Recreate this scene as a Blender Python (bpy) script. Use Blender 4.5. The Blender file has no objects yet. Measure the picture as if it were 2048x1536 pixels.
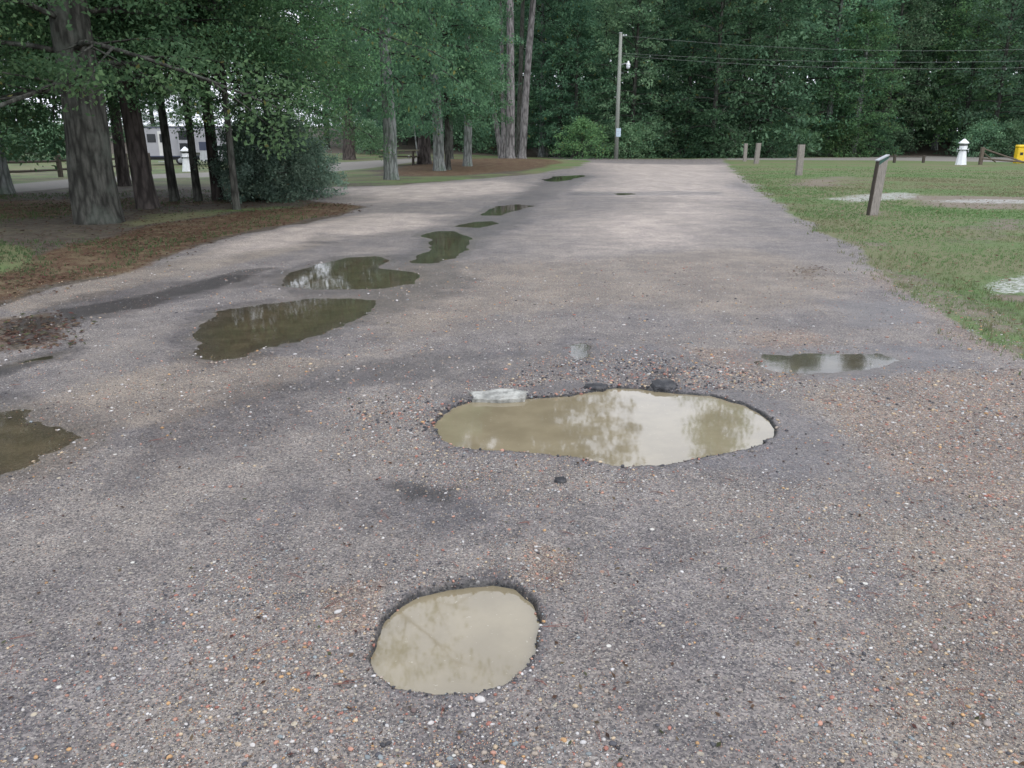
import bpy, math, random
import numpy as np
from mathutils import Vector, Matrix, noise as mnoise
random.seed(7); rng = np.random.default_rng(7)
sc = bpy.context.scene
COL = sc.collection
R = math.radians

# ------------------------------------------------------------------ camera, sky, sun, exposure
H = 1.5
PITCH = R(16.73)
FPX = 1600.0
cd = bpy.data.cameras.new('camera'); cam = bpy.data.objects.new('camera', cd); COL.objects.link(cam)
cam.location = (0, 0, H); cam.rotation_euler = (math.pi/2 - PITCH, 0, 0)
cd.sensor_width = 36; cd.lens = FPX/2048*36; cd.clip_start = 0.05; cd.clip_end = 3000
sc.camera = cam
SUN_EL, SUN_AZ = R(52), R(150)     # azimuth clockwise from +Y, hidden by an even cloud layer
world = bpy.data.worlds.new('World'); sc.world = world; world.use_nodes = True
wn = world.node_tree.nodes; wl = world.node_tree.links
bg = wn['Background']; bg.inputs['Strength'].default_value = 0.15
sky = wn.new('ShaderNodeTexSky'); sky.sky_type = 'NISHITA'; sky.sun_disc = False
sky.sun_elevation = SUN_EL; sky.sun_rotation = SUN_AZ; sky.air_density = 1.0; sky.dust_density = 4.0; sky.ozone_density = 1.0
hs = wn.new('ShaderNodeHueSaturation'); hs.inputs['Saturation'].default_value = 0.35
cloud = wn.new('ShaderNodeMix'); cloud.data_type = 'RGBA'; cloud.inputs['Factor'].default_value = 0.8   # even cloud cover over the whole sky
wl.new(sky.outputs[0], hs.inputs['Color']); wl.new(hs.outputs[0], cloud.inputs[6]); cloud.inputs[7].default_value = (7.8, 8.2, 9.2, 1)
wl.new(cloud.outputs[2], bg.inputs['Color'])
sd = bpy.data.lights.new('sun', 'SUN'); sd.energy = 0.6; sd.angle = R(30); sd.color = (1, 0.96, 0.9)
sun = bpy.data.objects.new('sun', sd); COL.objects.link(sun)
sdir = Vector((math.sin(SUN_AZ)*math.cos(SUN_EL), math.cos(SUN_AZ)*math.cos(SUN_EL), math.sin(SUN_EL)))
sun.rotation_euler = sdir.to_track_quat('Z', 'Y').to_euler()
sc.view_settings.view_transform = 'Standard'; sc.view_settings.look = 'None'
sc.view_settings.gamma = 1; sc.view_settings.use_curve_mapping = False
sc.view_settings.exposure = 0.52
sc.render.engine = 'CYCLES'

# ------------------------------------------------------------------ placing
CP, SP = math.cos(PITCH), math.sin(PITCH)
def at(px, py, z=0.0):
    dx = (px-1024)/FPX; dy = (768-py)/FPX
    d = (dx, CP+dy*SP, -SP+dy*CP)
    t = (z-H)/d[2]
    return (d[0]*t, d[1]*t)
def far(px, D):
    return ((px-1024)/FPX*CP*D, D)

# ------------------------------------------------------------------ tagging
def tag(o, label=None, cat=None, group=None, kind=None):
    if label: o['label'] = label
    if cat: o['category'] = cat
    if group: o['group'] = group
    if kind: o['kind'] = kind
    return o
def empty(name, loc, label, cat, group=None, rz=0):
    o = bpy.data.objects.new(name, None); COL.objects.link(o)
    o.location = loc; o.rotation_euler = (0, 0, rz); o.empty_display_size = 0.2
    return tag(o, label, cat, group)
def link(name, me, mat=None, parent=None):
    if mat and not me.materials: me.materials.append(mat)
    o = bpy.data.objects.new(name, me); COL.objects.link(o)
    if parent: o.parent = parent
    return o
def npmesh(name, V, F, smooth=False):
    """V (n,3); F (m,k) all faces the same size"""
    V = np.ascontiguousarray(V, dtype=np.float32); F = np.ascontiguousarray(F, dtype=np.int32)
    me = bpy.data.meshes.new(name); m, k = F.shape
    me.vertices.add(len(V)); me.vertices.foreach_set('co', V.ravel())
    me.loops.add(m*k); me.loops.foreach_set('vertex_index', F.ravel())
    me.polygons.add(m); me.polygons.foreach_set('loop_start', np.arange(0, m*k, k, dtype=np.int32))
    if smooth: me.polygons.foreach_set('use_smooth', np.ones(m, dtype=bool))
    me.update(calc_edges=True)
    return me
def vattr(me, name, arr):
    a = me.attributes.new(name, 'FLOAT', 'POINT'); a.data.foreach_set('value', np.ascontiguousarray(arr, dtype=np.float32))
def vcol(me, name, arr):
    a = me.attributes.new(name, 'FLOAT_COLOR', 'POINT')
    c = np.ones((len(arr), 4), dtype=np.float32); c[:, :3] = arr; a.data.foreach_set('color', c.ravel())

class MB:
    def __init__(s): s.v = []; s.f = []
    def add(s, vs, fs):
        n = len(s.v); s.v += [tuple(v) for v in vs]; s.f += [tuple(i+n for i in f) for f in fs]; return s
    def box(s, x0, x1, y0, y1, z0, z1, M=None, bev=0.0):
        if bev:
            # chamfered box: 24 vertices
            vs = []; idx = {}
            for ix, X in enumerate((x0, x1)):
                for iy, Y in enumerate((y0, y1)):
                    for iz, Z in enumerate((z0, z1)):
                        sx = 1 if ix == 0 else -1; sy = 1 if iy == 0 else -1; sz = 1 if iz == 0 else -1
                        for a, p in enumerate(((X, Y+sy*bev, Z+sz*bev), (X+sx*bev, Y, Z+sz*bev), (X+sx*bev, Y+sy*bev, Z))):
                            idx[ix, iy, iz, a] = len(vs); vs.append(p)
            I = idx; fs = []
            for i in (0, 1):
                fs.append([I[i,0,0,0], I[i,0,1,0], I[i,1,1,0], I[i,1,0,0]])
                fs.append([I[0,i,0,1], I[1,i,0,1], I[1,i,1,1], I[0,i,1,1]])
                fs.append([I[0,0,i,2], I[0,1,i,2], I[1,1,i,2], I[1,0,i,2]])
            for i in (0, 1):
                for j in (0, 1):
                    fs.append([I[i,j,0,0], I[i,j,1,0], I[i,j,1,1], I[i,j,0,1]])
                    fs.append([I[i,0,j,0], I[i,1,j,0], I[i,1,j,2], I[i,0,j,2]])
                    fs.append([I[0,i,j,1], I[1,i,j,1], I[1,i,j,2], I[0,i,j,2]])
                    for k in (0, 1): fs.append([I[i,j,k,0], I[i,j,k,1], I[i,j,k,2]])
        else:
            vs = [(x0,y0,z0),(x1,y0,z0),(x1,y1,z0),(x0,y1,z0),(x0,y0,z1),(x1,y0,z1),(x1,y1,z1),(x0,y1,z1)]
            fs = [(0,3,2,1),(4,5,6,7),(0,1,5,4),(1,2,6,5),(2,3,7,6),(3,0,4,7)]
        if M is not None: vs = [M @ Vector(v) for v in vs]
        return s.add(vs, fs)
    def tube(s, pts, rads, n=8, cap=True, wob=0.0):
        pts = [Vector(p) for p in pts]; vs = []; fs = []
        for i, p in enumerate(pts):
            a = pts[max(0, i-1)]; b = pts[min(len(pts)-1, i+1)]; d = (b-a).normalized()
            u = d.cross(Vector((0.13, 1, 0.07))).normalized() if abs(d.y) < 0.95 else d.cross(Vector((1, 0, 0))).normalized()
            w = d.cross(u)
            for k in range(n):
                t = 2*math.pi*k/n
                q = u*math.cos(t)+w*math.sin(t)
                rr = rads[i]*(1+(wob*mnoise.noise(Vector((p.x+q.x*1.3, p.y+q.y*1.3, p.z*0.8)))*2 if wob else 0))
                vs.append(p+q*rr)
        for i in range(len(pts)-1):
            for k in range(n):
                a = i*n+k; b = i*n+(k+1) % n
                fs.append((a, b, b+n, a+n))
        if cap: fs.append(tuple(range(n-1, -1, -1))); fs.append(tuple(range((len(pts)-1)*n, len(pts)*n)))
        return s.add(vs, fs)
    def lathe(s, prof, n=16, M=None):
        vs = []; fs = []
        for r, z in prof:
            for k in range(n):
                t = 2*math.pi*k/n; vs.append(Vector((r*math.cos(t), r*math.sin(t), z)))
        for i in range(len(prof)-1):
            for k in range(n):
                a = i*n+k; b = i*n+(k+1) % n; fs.append((a, b, b+n, a+n))
        fs.append(tuple(range(n-1, -1, -1))); fs.append(tuple(range((len(prof)-1)*n, len(prof)*n)))
        if M is not None: vs = [M @ v for v in vs]
        return s.add(vs, fs)
    def mesh(s, name, smooth=False):
        me = bpy.data.meshes.new(name); me.from_pydata([tuple(v) for v in s.v], [], s.f)
        if smooth:
            me.polygons.foreach_set('use_smooth', [True]*len(me.polygons))
        me.update(); return me
    def build(s, name, mat, parent=None, smooth=False):
        return link(name, s.mesh(name, smooth), mat, parent)

# ------------------------------------------------------------------ materials
class NT:
    def __init__(s, name):
        s.m = bpy.data.materials.new(name); s.m.use_nodes = True; s.t = s.m.node_tree
        s.n = s.t.nodes; s.l = s.t.links; s.bsdf = s.n['Principled BSDF']; s.out = s.n['Material Output']
    def put(s, sock, v):
        if isinstance(v, bpy.types.NodeSocket): s.l.new(v, sock)
        elif v is not None: sock.default_value = v
    def node(s, t, **kw):
        n = s.n.new(t)
        for k, v in kw.items(): setattr(n, k, v)
        return n
    def pos(s):
        if not hasattr(s, '_p'): s._p = s.node('ShaderNodeNewGeometry').outputs['Position']
        return s._p
    def obj(s):
        return s.node('ShaderNodeTexCoord').outputs['Object']
    def math(s, op, a, b=None, c=None, clamp=False):
        n = s.node('ShaderNodeMath', operation=op); n.use_clamp = clamp
        s.put(n.inputs[0], a); s.put(n.inputs[1], b)
        if c is not None: s.put(n.inputs[2], c)
        return n.outputs[0]
    def noise(s, scale, detail=3, rough=0.55, vec=None, stretch=None, dist=0.0):
        n = s.node('ShaderNodeTexNoise'); n.inputs['Scale'].default_value = scale
        n.inputs['Detail'].default_value = detail; n.inputs['Roughness'].default_value = rough; n.inputs['Distortion'].default_value = dist
        v = vec if vec is not None else s.pos()
        if stretch:
            mp = s.node('ShaderNodeMapping'); mp.inputs['Scale'].default_value = stretch[:3]
            if len(stretch) > 3: mp.inputs['Rotation'].default_value = (0, 0, stretch[3])
            s.l.new(v, mp.inputs['Vector']); v = mp.outputs[0]
        s.l.new(v, n.inputs['Vector']); return n.outputs['Fac']
    def vor(s, scale, vec=None):
        n = s.node('ShaderNodeTexVoronoi'); n.inputs['Scale'].default_value = scale
        s.l.new(vec if vec is not None else s.pos(), n.inputs['Vector']); return n.outputs['Distance'], n.outputs['Color']
    def sep(s, c):
        n = s.node('ShaderNodeSeparateColor'); s.l.new(c, n.inputs[0]); return n.outputs
    def mr(s, v, a, b, c=0.0, d=1.0):
        n = s.node('ShaderNodeMapRange'); n.interpolation_type = 'SMOOTHSTEP'
        s.put(n.inputs[0], v); s.put(n.inputs[1], a); s.put(n.inputs[2], b); s.put(n.inputs[3], c); s.put(n.inputs[4], d)
        return n.outputs[0]
    def mix(s, f, a, b, mode='MIX'):
        n = s.node('ShaderNodeMix', data_type='RGBA', blend_type=mode)
        s.put(n.inputs['Factor'], f)
        for sock, v in ((n.inputs[6], a), (n.inputs[7], b)):
            if isinstance(v, tuple): v = v+(1,) if len(v) == 3 else v
            s.put(sock, v)
        return n.outputs[2]
    def ramp(s, f, stops, const=False):
        n = s.node('ShaderNodeValToRGB'); cr = n.color_ramp
        if const: cr.interpolation = 'CONSTANT'
        while len(cr.elements) < len(stops): cr.elements.new(0.5)
        for e, (p, c) in zip(cr.elements, stops): e.position = p; e.color = c+(1,)
        s.put(n.inputs[0], f); return n.outputs[0]
    def attr(s, name, out='Fac'):
        n = s.node('ShaderNodeAttribute', attribute_name=name); return n.outputs[out]
    def bump(s, h, dist=0.01, strength=1.0):
        n = s.node('ShaderNodeBump'); n.inputs['Distance'].default_value = dist; n.inputs['Strength'].default_value = strength
        s.l.new(h, n.inputs['Height']); s.l.new(n.outputs[0], s.bsdf.inputs['Normal'])
    def base(s, c, rough=0.8, spec=None):
        if isinstance(c, tuple): c = c+(1,)
        s.put(s.bsdf.inputs['Base Color'], c); s.put(s.bsdf.inputs['Roughness'], rough)
        if spec is not None: s.put(s.bsdf.inputs['Specular IOR Level'], spec)
        return s.m

def simple(name, c, rough=0.7, var=0.25, scale=6, spec=None, bump=0.0, dirt=None):
    t = NT(name); o = t.obj(); n = t.noise(scale, 4, 0.6, vec=o)
    lo = tuple(x*(1-var) for x in c); hi = tuple(min(1, x*(1+var)) for x in c)
    cc = t.mix(t.mr(n, 0.3, 0.7), lo, hi)
    if dirt: cc = t.mix(t.mr(t.noise(scale*0.6, 5, 0.7, vec=o), 0.5, 0.75, 0, 0.7), cc, dirt)
    if bump: t.bump(t.noise(scale*6, 3, vec=o), bump)
    return t.base(cc, rough, spec)

M = {}
M['wood_post'] = None
def wood(name, c, dark=(0.05, 0.045, 0.04)):
    t = NT(name); o = t.obj()
    g = t.noise(14, 5, 0.7, vec=o, stretch=(6, 6, 0.5))
    cc = t.mix(t.mr(g, 0.35, 0.7), tuple(x*0.6 for x in c), c)
    cr = t.mr(t.noise(30, 3, 0.5, vec=o, stretch=(5, 5, 0.15)), 0.62, 0.72)
    cc = t.mix(cr, cc, dark)
    t.bump(g, 0.006); return t.base(cc, 0.85, 0.2)
M['wood_post'] = wood('weathered_grey_wood', (0.34, 0.31, 0.28))
M['wood_dark'] = wood('dark_old_wood', (0.10, 0.085, 0.07))
M['wood_table'] = wood('mossy_table_wood', (0.27, 0.26, 0.17))
M['wood_rail'] = wood('brown_rail_wood', (0.17, 0.14, 0.11))
M['pole'] = wood('utility_pole_wood', (0.36, 0.38, 0.34))
M['white'] = simple('white_plastic', (0.78, 0.80, 0.82), 0.45, 0.05)
M['white2'] = simple('off_white_fibreglass', (0.36, 0.36, 0.385), 0.4, 0.06, 1.5)
M['cream'] = simple('cream_door', (0.62, 0.62, 0.60), 0.4, 0.06, 1.5)
M['yellow'] = simple('yellow_plastic', (0.75, 0.50, 0.02), 0.45, 0.1)
M['darkgl'] = simple('dark_glass', (0.015, 0.018, 0.02), 0.1, 0.1)
M['black'] = simple('black_rubber', (0.02, 0.02, 0.022), 0.7, 0.2)
M['metal'] = simple('grey_metal', (0.42, 0.44, 0.46), 0.45, 0.1)
M['bluegrey'] = simple('pale_blue_sign_paint', (0.50, 0.62, 0.72), 0.5, 0.08)
M['navy'] = simple('navy_trim', (0.05, 0.06, 0.10), 0.5, 0.1)
M['greencap'] = simple('green_cap_metal', (0.03, 0.09, 0.07), 0.4, 0.15)
M['wire'] = simple('wire_aluminium', (0.16, 0.18, 0.17), 0.5, 0.1)
M['glass_lamp'] = simple('frosted_lamp_glass', (0.72, 0.74, 0.80), 0.25, 0.04)
M['concrete'] = simple('pale_concrete', (0.30, 0.30, 0.275), 0.85, 0.45, 16, bump=0.006, dirt=(0.14, 0.125, 0.105))
M['asphalt'] = simple('dark_asphalt_chunk', (0.035, 0.036, 0.04), 0.85, 0.5, 20, bump=0.008, dirt=(0.12, 0.11, 0.1))

def bark(name, c1, c2, sc_=5, moss=None):
    t = NT(name); o = t.obj()
    d, c = t.vor(sc_*2.2, vec=(lambda mp: (mp.inputs['Scale'].__setattr__('default_value', (1, 1, 0.22)), t.l.new(o, mp.inputs['Vector']), mp.outputs[0])[2])(t.node('ShaderNodeMapping')))
    n = t.noise(sc_, 5, 0.65, vec=o, stretch=(2.5, 2.5, 0.7))
    cc = t.mix(t.mr(n, 0.3, 0.7), c1, c2)
    cc = t.mix(t.mr(d, 0.35, 0.75, 0, 0.75), cc, tuple(x*0.35 for x in c1))
    if moss: cc = t.mix(t.mr(t.noise(1.7, 4, 0.6, vec=o), 0.48, 0.68, 0, 0.6), cc, moss)
    h = t.math('SUBTRACT', n, t.math('MULTIPLY', d, 0.8))
    t.bump(h, 0.05, 1.0); return t.base(cc, 0.9, 0.15)
M['bark_oak'] = bark('grey_oak_bark', (0.050, 0.050, 0.044), (0.105, 0.105, 0.092), 5, (0.115, 0.13, 0.11))
M['bark_brown'] = bark('brown_pine_bark', (0.062, 0.053, 0.049), (0.110, 0.094, 0.086), 4)
M['bark_pine'] = bark('pale_pine_bark', (0.15, 0.142, 0.14), (0.29, 0.275, 0.27), 3)
M['bark_pale'] = bark('pale_grey_bark', (0.16, 0.17, 0.16), (0.29, 0.31, 0.295), 4, (0.09, 0.13, 0.09))

def leaves(name, dark, mid, light, accent, acc=0.03, trans=0.45):
    t = NT(name); r = t.attr('rnd'); cl = t.attr('clump')
    oi = t.node('ShaderNodeObjectInfo').outputs['Random']
    c = t.mix(t.mr(cl, 0.1, 0.9), mid, light)
    c = t.mix(t.mr(r, 0.0, 1.0, 0, 0.6), c, dark)
    c = t.mix(t.math('MULTIPLY', t.math('GREATER_THAN', r, 1-acc), 0.8), c, accent)
    hsv = t.node('ShaderNodeHueSaturation'); t.put(hsv.inputs['Hue'], t.math('MULTIPLY_ADD', oi, 0.035, 0.482))
    t.put(hsv.inputs['Value'], t.math('MULTIPLY_ADD', t.math('FRACT', t.math('MULTIPLY', oi, 7.31)), 0.75, 0.68))
    t.l.new(c, hsv.inputs['Color']); c = hsv.outputs[0]
    t.base(c, 0.6, 0.12)
    tr = t.node('ShaderNodeBsdfTranslucent'); t.l.new(c, tr.inputs['Color'])
    mx = t.node('ShaderNodeMixShader'); mx.inputs[0].default_value = trans
    t.l.new(t.bsdf.outputs[0], mx.inputs[1]); t.l.new(tr.outputs[0], mx.inputs[2]); t.l.new(mx.outputs[0], t.out.inputs['Surface'])
    return t.m
M['leaf_oak'] = leaves('oak_leaves', (0.038, 0.088, 0.047), (0.084, 0.172, 0.088), (0.160, 0.295, 0.132), (0.22, 0.22, 0.07), 0.012)
M['leaf_mid'] = leaves('mid_leaves', (0.036, 0.084, 0.052), (0.080, 0.165, 0.098), (0.155, 0.290, 0.155), (0.16, 0.17, 0.05), 0.02)
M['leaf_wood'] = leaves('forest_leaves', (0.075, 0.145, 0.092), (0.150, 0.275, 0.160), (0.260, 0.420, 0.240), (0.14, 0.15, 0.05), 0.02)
M['leaf_light'] = leaves('light_forest_leaves', (0.070, 0.145, 0.070), (0.140, 0.275, 0.125), (0.220, 0.385, 0.165), (0.20, 0.20, 0.06), 0.03)
M['leaf_holly'] = leaves('holly_leaves', (0.080, 0.130, 0.100), (0.150, 0.235, 0.175), (0.250, 0.340, 0.260), (0.16, 0.16, 0.10), 0.03)
M['leaf_pine'] = leaves('pine_needles', (0.020, 0.040, 0.022), (0.040, 0.075, 0.035), (0.060, 0.10, 0.045), (0.10, 0.08, 0.04), 0.03)

# ------------------------------------------------------------------ ground data
def poly(pts): return np.array([at(*p) for p in pts])
def sdf(P, X, Y, pad=1.0):
    """signed distance to polygon, negative inside; far outside the box returns a big number"""
    D = np.full(X.shape, 1e3)
    m = (X > P[:,0].min()-pad) & (X < P[:,0].max()+pad) & (Y > P[:,1].min()-pad) & (Y < P[:,1].max()+pad)
    x = X[m]; y = Y[m]
    if len(x) == 0: return D
    d2 = np.full(x.shape, 1e9); ins = np.zeros(x.shape, bool); n = len(P)
    for i in range(n):
        ax, ay = P[i]; bx, by = P[(i+1) % n]; ex, ey = bx-ax, by-ay
        t = np.clip(((x-ax)*ex+(y-ay)*ey)/(ex*ex+ey*ey+1e-12), 0, 1)
        d2 = np.minimum(d2, (x-ax-t*ex)**2+(y-ay-t*ey)**2)
        c = ((ay > y) != (by > y)); ins ^= c & (x < (bx-ax)*(y-ay)/(by-ay+1e-12)+ax)
    D[m] = np.sqrt(d2)*np.where(ins, -1, 1); return D
def sstep(a, b, v):
    t = np.clip((v-a)/(b-a), 0, 1); return t*t*(3-2*t)
# cheap tileless value noise in numpy
_perm = rng.random((256, 256))
def vnoise(x, y, s, seed=0):
    x = x*s+seed*17.3; y = y*s+seed*9.7
    xi = np.floor(x).astype(int); yi = np.floor(y).astype(int); fx = x-xi; fy = y-yi
    fx = fx*fx*(3-2*fx); fy = fy*fy*(3-2*fy)
    g = lambda a, b: _perm[a & 255, b & 255]
    return (g(xi, yi)*(1-fx)*(1-fy)+g(xi+1, yi)*fx*(1-fy)+g(xi, yi+1)*(1-fx)*fy+g(xi+1, yi+1)*fx*fy)*2-1
def fbm(x, y, s, o=3, seed=0):
    r = 0; a = 1; t = 0
    for i in range(o): r = r+a*vnoise(x, y, s*2**i, seed+i); t += a; a *= 0.5
    return r/t

MUDDY = {
 'small': [(742,1315),(748,1270),(768,1232),(800,1200),(838,1180),(895,1166),(985,1158),(1030,1167),(1065,1195),(1082,1240),(1074,1292),(1050,1335),(1010,1366),(950,1383),(870,1388),(800,1376),(755,1350)],
 'big': [(866,848),(880,832),(905,813),(940,801),(1000,796),(1100,791),(1170,783),(1230,772),(1300,777),(1370,784),(1430,790),(1490,806),(1530,828),(1552,850),(1548,872),(1530,887),(1480,901),(1430,909),(1380,919),(1320,931),(1250,934),(1200,924),(1150,917),(1080,907),(1010,902),(950,899),(905,895),(878,877)],
}
CLEAR = {
 'right': [(1500,722),(1520,708),(1600,702),(1680,700),(1750,703),(1810,711),(1826,722),(1780,733),(1740,743),(1650,750),(1560,750),(1515,739)],
 'tiny': [(1140,690),(1160,682),(1180,690),(1174,712),(1155,719),(1138,705)],
 'L1': [(-80,790),(0,806),(60,812),(120,832),(180,856),(192,870),(130,902),(60,937),(0,952),(-80,965)],
 'L2': [(372,712),(375,680),(385,650),(430,622),(520,606),(620,593),(700,593),(760,598),(768,612),(722,642),(640,672),(570,693),(500,714),(430,722)],
 'L3': [(548,570),(570,545),(620,527),(690,513),(760,510),(790,519),(770,533),(830,541),(862,550),(842,566),(780,577),(700,580),(620,580)],
 'L4': [(808,522),(850,499),(845,492),(855,479),(828,471),(870,461),(920,460),(948,474),(950,490),(920,514),(870,527),(820,527)],
 'L6': [(900,453),(940,443),(990,440),(1004,446),(960,455)],
 'L7': [(950,431),(985,412),(1030,407),(1075,411),(1035,422),(1010,431)],
 'L8': [(1085,359),(1100,353),(1172,349),(1170,354),(1120,363),(1093,363)],
 'L9': [(1228,386),(1270,384),(1274,388),(1232,390)],
 'L10': [(-60,742),(0,728),(60,712),(132,699),(122,712),(60,726),(0,741),(-60,755)],
}
ROAD = [(-400,760),(0,612),(100,578),(300,535),(400,490),(560,455),(690,430),(735,414),(640,404),(560,392),(560,378),(640,375),(780,371),(900,362),(1050,350),(1150,336),(1185,327),(1130,320),(1050,309),(1120,308),(1230,318),(1445,318),(1452,330),(1475,350),(1560,402),(1640,465),(1700,490),(1760,555),(1880,620),(1960,680),(2060,725),(2300,840)]
PATH = [(-300,395),(0,388),(160,373),(300,357),(440,354),(560,350),(680,342),(760,335),(860,326),(860,318),(760,322),(680,326),(560,337),(440,344),(300,349),(160,357),(0,370),(-300,372)]
CROSS = [(1445,321),(1780,322),(2048,326),(2400,332),(2400,313),(2048,314),(1800,314),(1720,316),(1445,317)]

Pm = {k: poly(v) for k, v in MUDDY.items()}
Pc = {k: poly(v) for k, v in CLEAR.items()}
Proad = poly(ROAD)
# extend the road behind the camera
Proad = np.vstack([Proad, [(7.5, -2), (9, -40), (-9, -40), (-7.5, 0)]])
Ppath = poly(PATH); Pcross = poly(CROSS)

def terrain(X, Y):
    """large slow relief only"""
    r = np.hypot(X, Y)
    bank = sstep(96, 150, Y+0.05*np.abs(X))*3.5
    left = sstep(70, 115, Y)*sstep(4, -8, X)*0.9
    mound = 0.35*np.exp(-(((X+1)/9)**2+((Y-66)/10)**2))
    edge = sstep(0.0, 1.0, (X-4.2-0.16*Y)/2.0)*0.05*sstep(4, 12, Y)
    return bank+left+mound+edge
def noisy(D, X, Y, amp, s, seed=0): return D+amp*fbm(X, Y, s, 4, seed)
def basin(X, Y):
    """returns dz, muddy sdf, clear sdf"""
    dz = np.zeros_like(X); dm = np.full(X.shape, 1e3); dc = np.full(X.shape, 1e3)
    for k, P in Pm.items():
        small = k == 'small'
        d = noisy(sdf(P, X, Y), X, Y, 0.016 if small else 0.03, 9, 3)
        dz += -(0.075 if small else 0.07)*sstep(0.008, -0.022 if small else -0.05, d)
        dz += -0.10*sstep(-0.05, -0.3, d)
        dz += 0.006*np.exp(-(d/0.04)**2)
        dm = np.minimum(dm, d)
    for k, P in Pc.items():
        w = 0.02 if k == 'tiny' else 0.22
        d0 = sdf(P, X, Y, 6)
        far_ = P[:,1].mean() > 20
        amp = 0.02 if k == 'tiny' else (0.10 if not far_ else 0.25)
        d = d0+amp*fbm(X, Y, 2.2 if not far_ else 0.8, 5, 11)+(0.035 if not far_ else 0.12)*fbm(X, Y, 7 if not far_ else 2.5, 3, 71)
        dz += -0.035*sstep(w*0.5, -w*2, d)
        dc = np.minimum(dc, d)
    return dz, dm, dc
def height(X, Y, fine=True):
    z = terrain(X, Y)
    dz, dm, dc = basin(X, Y)
    r = np.hypot(X, Y)
    calm = sstep(0.0, 0.5, np.minimum(dm, dc))
    z = z+dz+calm*0.02*(fbm(X, Y, 0.5, 3, 5))*sstep(90, 30, r)
    if fine: z = z+0.0035*fbm(X, Y, 14, 3, 8)*sstep(14, 5, r)*sstep(-0.02, 0.02, dm)
    return z, dm, dc
def hz(x, y):
    z, _, _ = height(np.array([x], float), np.array([y], float)); return float(z[0])

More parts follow.
